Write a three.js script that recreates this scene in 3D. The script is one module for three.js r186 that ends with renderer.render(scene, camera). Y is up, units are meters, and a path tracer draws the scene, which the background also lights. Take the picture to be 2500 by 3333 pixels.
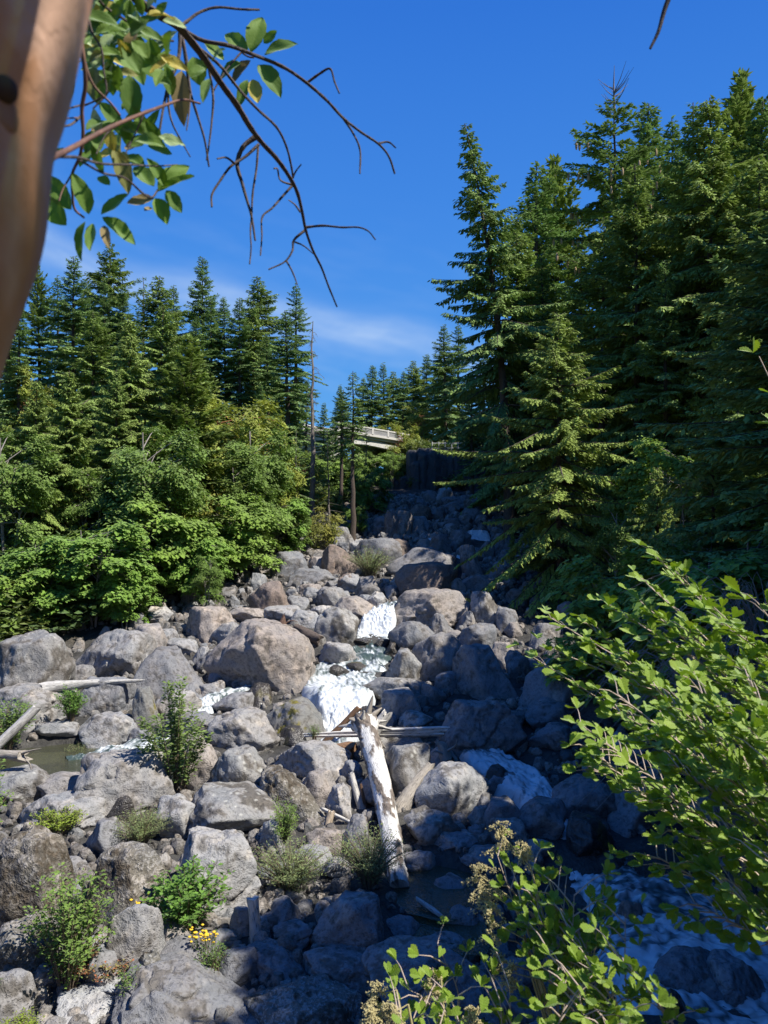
import * as THREE from 'three';
import { mergeGeometries, mergeVertices } from 'three/addons/utils/BufferGeometryUtils.js';
import { createNoise3D, createNoise2D } from 'simplex-noise';

// ------------------------------------------------------------------ camera, sky, sun, exposure
const EYE = 10;                                   // eye height over the datum, metres
const renderer = new THREE.WebGLRenderer({ antialias: true });
renderer.toneMapping = THREE.LinearToneMapping;
renderer.toneMappingExposure = 1.62;
renderer.shadowMap.enabled = true;
const scene = new THREE.Scene();
const camera = new THREE.PerspectiveCamera(65, 0.75, 0.05, 900);
camera.position.set(0, EYE, 0);
camera.lookAt(0, EYE, -10);
camera.focus = 28;
camera.userData.fStop = 10;

const SUN = new THREE.Vector3(0.79, 1.16, 0.33).normalize();
const sun = new THREE.DirectionalLight(new THREE.Color(1, 0.955, 0.87), 4.7);
sun.name = 'sun';
sun.position.copy(SUN).multiplyScalar(160).add(new THREE.Vector3(0, EYE, -45));
sun.target.position.set(0, EYE, -45);
sun.castShadow = true;
sun.shadow.mapSize.set(4096, 4096);
Object.assign(sun.shadow.camera, { left: -110, right: 110, top: 110, bottom: -110, near: 1, far: 400 });
scene.add(sun, sun.target);

function mulberry(a) { return () => { a = (a + 0x6d2b79f5) | 0; let t = Math.imul(a ^ (a >>> 15), 1 | a); t = (t + Math.imul(t ^ (t >>> 7), 61 | t)) ^ t; return ((t ^ (t >>> 14)) >>> 0) / 4294967296; }; }
const n3 = createNoise3D(mulberry(11)), n2 = createNoise2D(mulberry(12));
const clamp = (x, a = 0, b = 1) => Math.min(b, Math.max(a, x)), lerp = (a, b, t) => a + (b - a) * t;
const sstep = (a, b, x) => { const t = clamp((x - a) / (b - a)); return t * t * (3 - 2 * t); };
const fbm3 = (x, y, z, o = 4) => { let s = 0, a = 0.5; for (let i = 0; i < o; i++) { s += a * n3(x, y, z); x *= 2.03; y *= 2.03; z *= 2.03; a *= 0.5; } return s; };
const fbm2 = (x, y, o = 4) => { let s = 0, a = 0.5; for (let i = 0; i < o; i++) { s += a * n2(x, y); x *= 2.03; y *= 2.03; a *= 0.5; } return s; };
const table = (pts) => (x) => { if (x <= pts[0][0]) return pts[0][1]; for (let i = 1; i < pts.length; i++) if (x <= pts[i][0]) { const [a, b] = pts[i - 1], [c, d] = pts[i]; return b + (d - b) * (x - a) / (c - a); } return pts[pts.length - 1][1]; };

{ // clear summer sky with thin streaks of cirrus all the way round
  const W = 2048, Hh = 1024, data = new Float32Array(W * Hh * 4);
  const ramp = [[-90, .05, .06, .05], [-3, .10, .12, .12], [0, .24, .43, .80], [6, .155, .36, .82], [12, .105, .285, .80], [20, .070, .225, .745], [32, .040, .160, .655], [60, .026, .110, .50], [90, .020, .090, .43]];
  for (let j = 0; j < Hh; j++) {
    const e = ((j + .5) / Hh - .5) * 180;
    let k = 1; while (k < ramp.length - 1 && e > ramp[k][0]) k++;
    const t = clamp((e - ramp[k - 1][0]) / (ramp[k][0] - ramp[k - 1][0])), c = [1, 2, 3].map((i) => lerp(ramp[k - 1][i], ramp[k][i], t));
    for (let i = 0; i < W; i++) {
      const az = ((i + .5) / W) * 360 - 90;                       // 0 looks up the gorge
      let cloud = 0;
      if (e > 1 && e < 60) {
        for (const [a0, e0] of [[-9, 14.1], [108, 22], [231, 17]]) {
          const a = ((az - a0 + 540) % 360) - 180, wob = 1.1 * n2(a * .06 + a0, 3.1);
          const s = e - (e0 - a * .235 + wob), along = sstep(-46, -20, a) * sstep(26, 8, a);
          const fib = .5 + .5 * fbm2(a * .10 + a0, s * .55, 4), fine = .5 + .5 * fbm2(a * .22 + a0, s * 1.6, 3);
          cloud += along * Math.exp(-((s / 1.25) ** 2)) * (.35 + .65 * fib) * (.6 + .5 * fine) * .62;
          cloud += along * Math.exp(-(((s + 2.5) / 3.2) ** 2)) * clamp(fib * 1.5 - .55) * .16 + along * Math.exp(-(((s - 4) / 3) ** 2)) * clamp(fib * 1.4 - .6) * .08;
        }
      }
      cloud = clamp(cloud, 0, .7);
      const o = (j * W + i) * 4;
      data[o] = .61 * lerp(c[0] * .82, .62, cloud); data[o + 1] = .61 * lerp(c[1] * 1.14, .78, cloud); data[o + 2] = .61 * lerp(c[2] * 1.06, 1.0, cloud); data[o + 3] = 1;
    }
  }
  const sky = new THREE.DataTexture(data, W, Hh, THREE.RGBAFormat, THREE.FloatType);
  sky.mapping = THREE.EquirectangularReflectionMapping; sky.magFilter = THREE.LinearFilter; sky.wrapS = THREE.RepeatWrapping; sky.needsUpdate = true;
  scene.background = sky; scene.environment = sky;
}

// ------------------------------------------------------------------ helpers
const used = {};
const numbered = (n) => { const k = used[n] = (used[n] ?? -1) + 1; return k ? n + '_' + String(k).padStart(3, '0') : n; };
function tag(o, label, category, group, kind) { if (label) o.userData.label = label; if (category) o.userData.category = category; if (group) o.userData.group = group; if (kind) o.userData.kind = kind; return o; }
function thing(name, label, category, group) { const g = new THREE.Group(); g.name = numbered(name); tag(g, label, category, group); scene.add(g); return g; }
function part(name, geo, mat, parent, kind) { const m = new THREE.Mesh(geo, mat); m.name = name; if (kind) m.userData.kind = kind; parent.add(m); return m; }
function single(name, geo, mat, label, category, group) { const m = new THREE.Mesh(geo, mat); m.name = numbered(name); tag(m, label, category, group); scene.add(m); return m; }

class Soup { // a growing indexed triangle list with colours
  constructor(n = 4096) { this.p = new Float32Array(n * 3); this.c = new Float32Array(n * 3); this.i = new Uint32Array(n * 2); this.nv = 0; this.ni = 0; }
  room(v, k) {
    if ((this.nv + v) * 3 > this.p.length) { const m = this.p.length * 2, a = new Float32Array(m), b = new Float32Array(m); a.set(this.p); b.set(this.c); this.p = a; this.c = b; }
    if (this.ni + k > this.i.length) { const a = new Uint32Array(this.i.length * 2); a.set(this.i); this.i = a; }
  }
  v(x, y, z, r, g, b) { const o = this.nv * 3; this.p[o] = x; this.p[o + 1] = y; this.p[o + 2] = z; this.c[o] = r; this.c[o + 1] = g; this.c[o + 2] = b; return this.nv++; }
  t(a, b, c) { this.i[this.ni++] = a; this.i[this.ni++] = b; this.i[this.ni++] = c; }
  leaf(ox, oy, oz, dx, dy, dz, sx, sy, sz, r, g, b, m = .45, lift = 0) { // kite of two faces, folded along its axis
    this.room(4, 6);
    const a = this.v(ox, oy, oz, r, g, b), q = this.v(ox + dx * m + sx, oy + dy * m + sy + lift, oz + dz * m + sz, r, g, b), t = this.v(ox + dx, oy + dy, oz + dz, r, g, b), w = this.v(ox + dx * m - sx, oy + dy * m - sy + lift, oz + dz * m - sz, r, g, b);
    this.t(a, q, t); this.t(a, t, w);
  }
  build() {
    const g = new THREE.BufferGeometry();
    g.setAttribute('position', new THREE.BufferAttribute(this.p.slice(0, this.nv * 3), 3));
    g.setAttribute('color', new THREE.BufferAttribute(this.c.slice(0, this.nv * 3), 3));
    g.setIndex(new THREE.BufferAttribute(this.i.slice(0, this.ni), 1));
    return g;
  }
}
const V = (x, y, z) => new THREE.Vector3(x, y, z);
// tapered tube through points, radii per point, uv in metres; wob roughens the outline
function tube(pts, radii, sides = 7, { wob = 0, seed = 1, cap = true, rag = 0, color = null } = {}) {
  const n = pts.length, pos = [], nor = [], uv = [], idx = [], col = [], rnd = mulberry(seed);
  const P = pts.map((p) => (p.isVector3 ? p : V(...p)));
  let ref = V(0.31, 0.2, 0.93), len = 0;
  for (let i = 0; i < n; i++) {
    const t = P[Math.min(n - 1, i + 1)].clone().sub(P[Math.max(0, i - 1)]).normalize();
    const a = ref.clone().addScaledVector(t, -ref.dot(t)); if (a.lengthSq() < 1e-6) a.set(t.y, -t.x, t.z); a.normalize(); ref = a; const b = t.clone().cross(a);
    if (i) len += P[i].distanceTo(P[i - 1]);
    for (let k = 0; k <= sides; k++) {
      const an = (k % sides) / sides * Math.PI * 2, ca = Math.cos(an), sa = Math.sin(an);
      const r = radii[i] * (1 + (wob ? wob * n3(ca * 1.3 + seed * 7.7, sa * 1.3, len * .9) + wob * .5 * n3(ca * 3 + seed, sa * 3, len * 2.2) : 0));
      const rg = rag && (i === 0 || i === n - 1) ? (i ? 1 : -1) * rag * n3(ca * 2.2 + seed, sa * 2.2, i * 5) : 0;
      pos.push(P[i].x + (a.x * ca + b.x * sa) * r + t.x * rg, P[i].y + (a.y * ca + b.y * sa) * r + t.y * rg, P[i].z + (a.z * ca + b.z * sa) * r + t.z * rg);
      nor.push(a.x * ca + b.x * sa, a.y * ca + b.y * sa, a.z * ca + b.z * sa); uv.push(k / sides * radii[0] * 6.28, len);
      if (color) col.push(...color);
    }
    if (i) for (let k = 0; k < sides; k++) { const s = sides + 1, q = (i - 1) * s + k; idx.push(q, q + 1, q + s, q + 1, q + s + 1, q + s); }
  }
  if (cap) for (const e of [0, n - 1]) {
    const t = (e ? P[n - 1].clone().sub(P[n - 2]) : P[0].clone().sub(P[1])).normalize(), c = pos.length / 3, s = sides + 1;
    pos.push(P[e].x, P[e].y, P[e].z); nor.push(t.x, t.y, t.z); uv.push(0, len); if (color) col.push(...color);
    for (let k = 0; k <= sides; k++) { const o = (e * s + k) * 3; pos.push(pos[o], pos[o + 1], pos[o + 2]); nor.push(t.x, t.y, t.z); uv.push(Math.cos(k) * .1, len + Math.sin(k) * .1); if (color) col.push(...color); }
    for (let k = 0; k < sides; k++) e ? idx.push(c, c + 1 + k, c + 2 + k) : idx.push(c, c + 2 + k, c + 1 + k);
  }
  const g = new THREE.BufferGeometry();
  g.setAttribute('position', new THREE.Float32BufferAttribute(pos, 3)); g.setAttribute('normal', new THREE.Float32BufferAttribute(nor, 3)); g.setAttribute('uv', new THREE.Float32BufferAttribute(uv, 2));
  if (color) g.setAttribute('color', new THREE.Float32BufferAttribute(col, 3));
  g.setIndex(idx);
  if (wob) { g.computeVertexNormals(); const nn = g.attributes.normal, s = sides + 1; for (let i = 0; i < n; i++) { const a = i * s, b = a + sides; nn.setXYZ(b, nn.getX(a), nn.getY(a), nn.getZ(a)); } }
  return g;
}
const smoothPath = (pts, n) => new THREE.CatmullRomCurve3(pts.map((p) => (p.isVector3 ? p : V(...p)))).getPoints(n);

// ---- computed textures: tileable noise
function tileNoise(N, cells, seed) {
  const r = mulberry(seed), L = Float32Array.from({ length: cells * cells }, () => r()), out = new Float32Array(N * N), s = cells / N;
  for (let y = 0; y < N; y++) { const fy = y * s, y0 = Math.floor(fy), ty = fy - y0, wy = ty * ty * (3 - 2 * ty), a = (y0 % cells) * cells, b = ((y0 + 1) % cells) * cells;
    for (let x = 0; x < N; x++) { const fx = x * s, x0 = Math.floor(fx), tx = fx - x0, wx = tx * tx * (3 - 2 * tx), p = x0 % cells, q = (x0 + 1) % cells;
      out[y * N + x] = lerp(lerp(L[a + p], L[a + q], wx), lerp(L[b + p], L[b + q], wx), wy); } }
  return out;
}
function tileFbm(N, cells, oct, seed, gain = .55) { const out = new Float32Array(N * N); let a = 1, tot = 0; for (let k = 0; k < oct; k++) { const c = cells << k; if (c > N) break; const t = tileNoise(N, c, seed + k * 17); for (let i = 0; i < out.length; i++) out[i] += a * t[i]; tot += a; a *= gain; } for (let i = 0; i < out.length; i++) out[i] /= tot; return out; }
const enc = (x) => Math.round(255 * clamp(x <= .0031308 ? x * 12.92 : 1.055 * Math.pow(x, 1 / 2.4) - .055));
function texture(N, M, f, srgb = true) { // f(i, x, y) -> [r, g, b] linear (or raw when not srgb)
  const d = new Uint8Array(N * M * 4);
  for (let y = 0; y < M; y++) for (let x = 0; x < N; x++) { const i = y * N + x, c = f(i, x, y), o = i * 4; for (let k = 0; k < 3; k++) d[o + k] = srgb ? enc(c[k]) : Math.round(255 * clamp(c[k])); d[o + 3] = 255; }
  const t = new THREE.DataTexture(d, N, M, THREE.RGBAFormat); t.wrapS = t.wrapT = THREE.RepeatWrapping; t.magFilter = THREE.LinearFilter; t.colorSpace = srgb ? THREE.SRGBColorSpace : THREE.NoColorSpace; t.needsUpdate = true; return t;
}
const T = {};
{
  const N = 1024, big = tileFbm(N, 4, 5, 3), fine = tileFbm(N, 64, 4, 5, .75), mid = tileFbm(N, 14, 4, 9, .6), pit = tileFbm(N, 40, 3, 21, .6), crack = tileFbm(N, 6, 5, 33, .6);
  const vein = (i) => Math.pow(1 - Math.min(1, Math.abs(crack[i] - .5) * 26), 3) * sstep(.5, .64, big[i]);
  T.rock = texture(N, N, (i) => { const v = .90 + .28 * (mid[i] - .5) + .5 * (fine[i] - .5) - .25 * sstep(.60, .70, pit[i]) - .35 * vein(i); const w = .06 * (big[i] - .5); return [v * (1 + w), v, v * (1 - w)]; });
  T.rockBump = texture(N, N, (i) => { const v = .5 + .9 * (mid[i] - .5) + .55 * (fine[i] - .5) - .28 * sstep(.56, .68, pit[i]) - .30 * vein(i) + .5 * (big[i] - .5); return [v, v, v]; }, false);
  const lich = tileFbm(N, 48, 3, 71, .6), lich2 = tileFbm(N, 20, 4, 73, .65);
  T.crust = texture(N, N, (i) => { const p = sstep(.50, .58, lich[i] * .55 + lich2[i] * .45), v = .8 + .7 * (fine[i] - .5); return p > 0 ? [lerp(.55, 1, p) * v, lerp(.52, .97, p) * v, lerp(.45, .92, p) * v] : [.55 * v, .52 * v, .45 * v]; });
  T.crustBump = texture(N, N, (i) => { const v = .5 + .8 * (lich2[i] - .5) + .9 * (lich[i] - .5) + .4 * (fine[i] - .5); return [v, v, v]; }, false);
}
{
  const N = 512, a = tileFbm(N, 8, 6, 101, .62), b = tileFbm(N, 32, 4, 103, .7);
  T.soil = texture(N, N, (i) => { const v = .75 + 1.0 * (a[i] - .5) + .9 * (b[i] - .5); return [v, v * .97, v * .92]; });
  T.soilBump = texture(N, N, (i) => [b[i] * .6 + a[i] * .4, 0, 0].fill(b[i] * .6 + a[i] * .4), false);
  // bark: plates stretched along the trunk
  const M = 512, r1 = tileNoise(M, 32, 131), r2 = tileNoise(M, 64, 132), r3 = tileFbm(M, 16, 4, 133), r4 = tileFbm(M, 64, 3, 134);
  const bark = (x, y) => { const yy = ((y >> 2) + 40 * r3[y * M + x]) | 0, k = (yy % M) * M + x; return .6 * r1[k] + .4 * r2[k]; };
  T.bark = texture(M, M, (i, x, y) => { const v = .35 + .75 * bark(x, y) + .4 * (r4[i] - .5); return [v, v * .97, v * .93]; });
  T.barkBump = texture(M, M, (i, x, y) => { const v = bark(x, y) * .8 + .2 * r4[i]; return [v, v, v]; }, false);
  // weathered wood: long checks along the grain
  const g1 = tileNoise(M, 128, 141), g2 = tileNoise(M, 256, 142), g3 = tileFbm(M, 8, 4, 143);
  const grain = (x, y) => { const xx = (x + Math.round(26 * (g3[y * M + x] - .5))) & (M - 1), k = ((y >> 4) % M) * M + xx; return .6 * g1[k] + .4 * g2[k]; };
  T.wood = texture(M, M, (i, x, y) => { const g = grain(x, y), v = .80 + .34 * (g - .5) - .45 * sstep(.30, .2, g) + .3 * (g3[i] - .5); return [v, v * .985, v * .96]; });
  T.woodBump = texture(M, M, (i, x, y) => { const g = grain(x, y), v = .55 + .5 * (g - .5) - .5 * sstep(.32, .18, g); return [v, v, v]; }, false);
}
const tex = (t, r) => { const c = t.clone(); c.repeat.set(r, r); c.needsUpdate = true; return c; };
const std = (o) => new THREE.MeshStandardMaterial({ roughness: .9, ...o });
const lin = (r, g, b) => new THREE.Color().setRGB(r, g, b);
const M = {
  rock: std({ map: T.rock, bumpMap: T.rockBump, bumpScale: .032, vertexColors: true, roughness: .88 }),
  crust: std({ map: T.crust, bumpMap: T.crustBump, bumpScale: .045, vertexColors: true, roughness: .95 }),
  wet: std({ map: T.rock, bumpMap: T.rockBump, bumpScale: .045, vertexColors: true, roughness: .28 }),
  ground: std({ map: T.soil, bumpMap: T.soilBump, bumpScale: .10, vertexColors: true, roughness: .97 }),
  bark: std({ map: T.bark, bumpMap: T.barkBump, bumpScale: .03, color: lin(.13, .10, .08) }),
  greyBark: std({ map: T.bark, bumpMap: T.barkBump, bumpScale: .015, color: lin(.34, .31, .28) }),
  deadBark: std({ map: T.bark, bumpMap: T.barkBump, bumpScale: .02, color: lin(.26, .23, .21) }),
  madroneBark: std({ map: T.bark, bumpMap: T.barkBump, bumpScale: .004, color: lin(.42, .19, .09), roughness: .7 }),
  driftWood: std({ map: T.wood, bumpMap: T.woodBump, bumpScale: .02, color: lin(.62, .60, .565), roughness: .85 }),
  driftGrey: std({ map: T.wood, bumpMap: T.woodBump, bumpScale: .02, color: lin(.40, .36, .31), roughness: .9 }),
  driftBrown: std({ map: T.wood, bumpMap: T.woodBump, bumpScale: .02, color: lin(.16, .09, .05), roughness: .9 }),
  // needles and leaves let some light through
  needle: new THREE.MeshPhysicalMaterial({ vertexColors: true, flatShading: true, roughness: .92, specularIntensity: .3, transmission: .25, thickness: 0 }),
  leaf: new THREE.MeshPhysicalMaterial({ vertexColors: true, flatShading: true, roughness: .88, specularIntensity: .5, transmission: .42, thickness: 0 }),
  stem: std({ color: lin(.16, .12, .08) }),
};

// ------------------------------------------------------------------ ground
// heights are relative to the eye; d is the distance up the gorge (= -z)
const bedY = table([[12, -9.0], [14, -9.2], [20, -8.8], [28, -8.0], [35, -7.0], [41, -5.6], [48, -4.6], [55, -3.4], [70, -.8], [85, 1.8], [95, 3.0], [110, 4.2], [140, 6], [200, 9]]);
const bankL = table([[-20, -13], [12, -15], [24, -16.5], [30, -17.5], [36, -16], [42, -12.5], [48, -9], [55, -8], [70, -6], [85, -1.5], [95, -1], [110, -3], [150, -4]]);
const bankR = table([[-20, 9], [12, 11], [20, 11.5], [30, 12.5], [40, 10], [48, 8.8], [55, 9.5], [70, 11.5], [85, 13], [91, 13], [94, 3.2], [110, 2], [150, 0]]);
const ownBank = table([[-40, 8], [-12, .6], [-3, -1.4], [0, -1.65], [1.5, -1.8], [4, -3.5], [8, -6.5], [12, -9.6], [16, -14]]);
function heightAt(x, z) {
  const d = -z, tl = bankL(d) - x, tr = x - bankR(d);
  let y = bedY(d);
  if (tl > 0) y += .30 * Math.min(tl, 4) + .36 * clamp(tl - 4, 0, 22) + .02 * Math.max(0, tl - 26);
  if (tr > 0) {
    const cliffTop = sstep(91, 93.5, d) * sstep(140, 110, d);
    y = lerp(y + .55 * Math.min(tr, 3) + .62 * clamp(tr - 3, 0, 20) + .05 * Math.max(0, tr - 23), Math.max(6.7, y) + .1 * tr, cliffTop);
  }
  if (d > 150) y += .03 * (d - 150);
  y += .18 * n2(x * .35, z * .35) + .08 * n2(x * 1.1, z * 1.1) + (tl > 3 || tr > 3 ? .5 * n2(x * .11, z * .11) : 0);
  // hollows that hold still water
  for (const [px, pd, rx, rd, dep] of hollows) { const q = ((x - px) / rx) ** 2 + ((d - pd) / rd) ** 2; if (q < 1) y -= dep * (1 - q) * Math.min(1, 2 * (1 - q)); }
  const own = ownBank(d) + .28 * Math.max(0, x - 4) - .12 * Math.max(0, -x - 6) + .15 * n2(x * .6, z * .6);
  return EYE + Math.max(y, own);
}
const hollows = [[-9.9, 26.4, 4.0, 2.6, .8], [1.1, 19.4, 1.4, 1.6, .45], [1.1, 17.2, 1.3, .9, .4], [5.2, 17.4, 5.4, 3.0, .6], [4.8, 24.5, 3.5, 3, .45], [-1.7, 30.2, 2.2, 3.2, .8]];
{
  const axis = (stops) => { const out = []; for (const [a, b, s] of stops) for (let v = a; v < b - 1e-6; v += s) out.push(v); return out; };
  const xs = axis([[-260, -60, 12], [-60, -24, 2.4], [-24, 20, .5], [20, 60, 2.4], [60, 261, 12]]), ds = axis([[-40, -6, 3], [-6, 10, .5], [10, 60, .5], [60, 100, .7], [100, 160, 3], [160, 420, 20]]);
  const pos = [], col = [], uv = [], idx = [];
  for (const d of ds) for (const x of xs) {
    pos.push(x, heightAt(x, -d), -d); uv.push(x / 3, d / 3);
    const bank = Math.max(bankL(d) - x, x - bankR(d), d < 14 ? 14 - d : -9), g = sstep(-.5, 2.5, bank + 1.5 * n2(x * .5, d * .5)), litter = .5 + .5 * n2(x * 1.7 + 50, d * 1.7);
    const k = .8 + .35 * n2(x * 2.1, d * 2.1);
    col.push(lerp(.080, lerp(.105, .130, litter), g) * k, lerp(.078, lerp(.095, .092, litter), g) * k, lerp(.074, lerp(.052, .050, litter), g) * k);
  }
  const n = xs.length; for (let j = 0; j + 1 < ds.length; j++) for (let i = 0; i + 1 < n; i++) { const a = j * n + i; idx.push(a, a + 1, a + n, a + 1, a + n + 1, a + n); }
  const g = new THREE.BufferGeometry(); g.setAttribute('position', new THREE.Float32BufferAttribute(pos, 3)); g.setAttribute('color', new THREE.Float32BufferAttribute(col, 3)); g.setAttribute('uv', new THREE.Float32BufferAttribute(uv, 2)); g.setIndex(idx); g.computeVertexNormals();
  const m = single('ground', g, M.ground, 'stony riverbed between brown forest slopes', 'ground'); m.userData.kind = 'structure';
}

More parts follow.
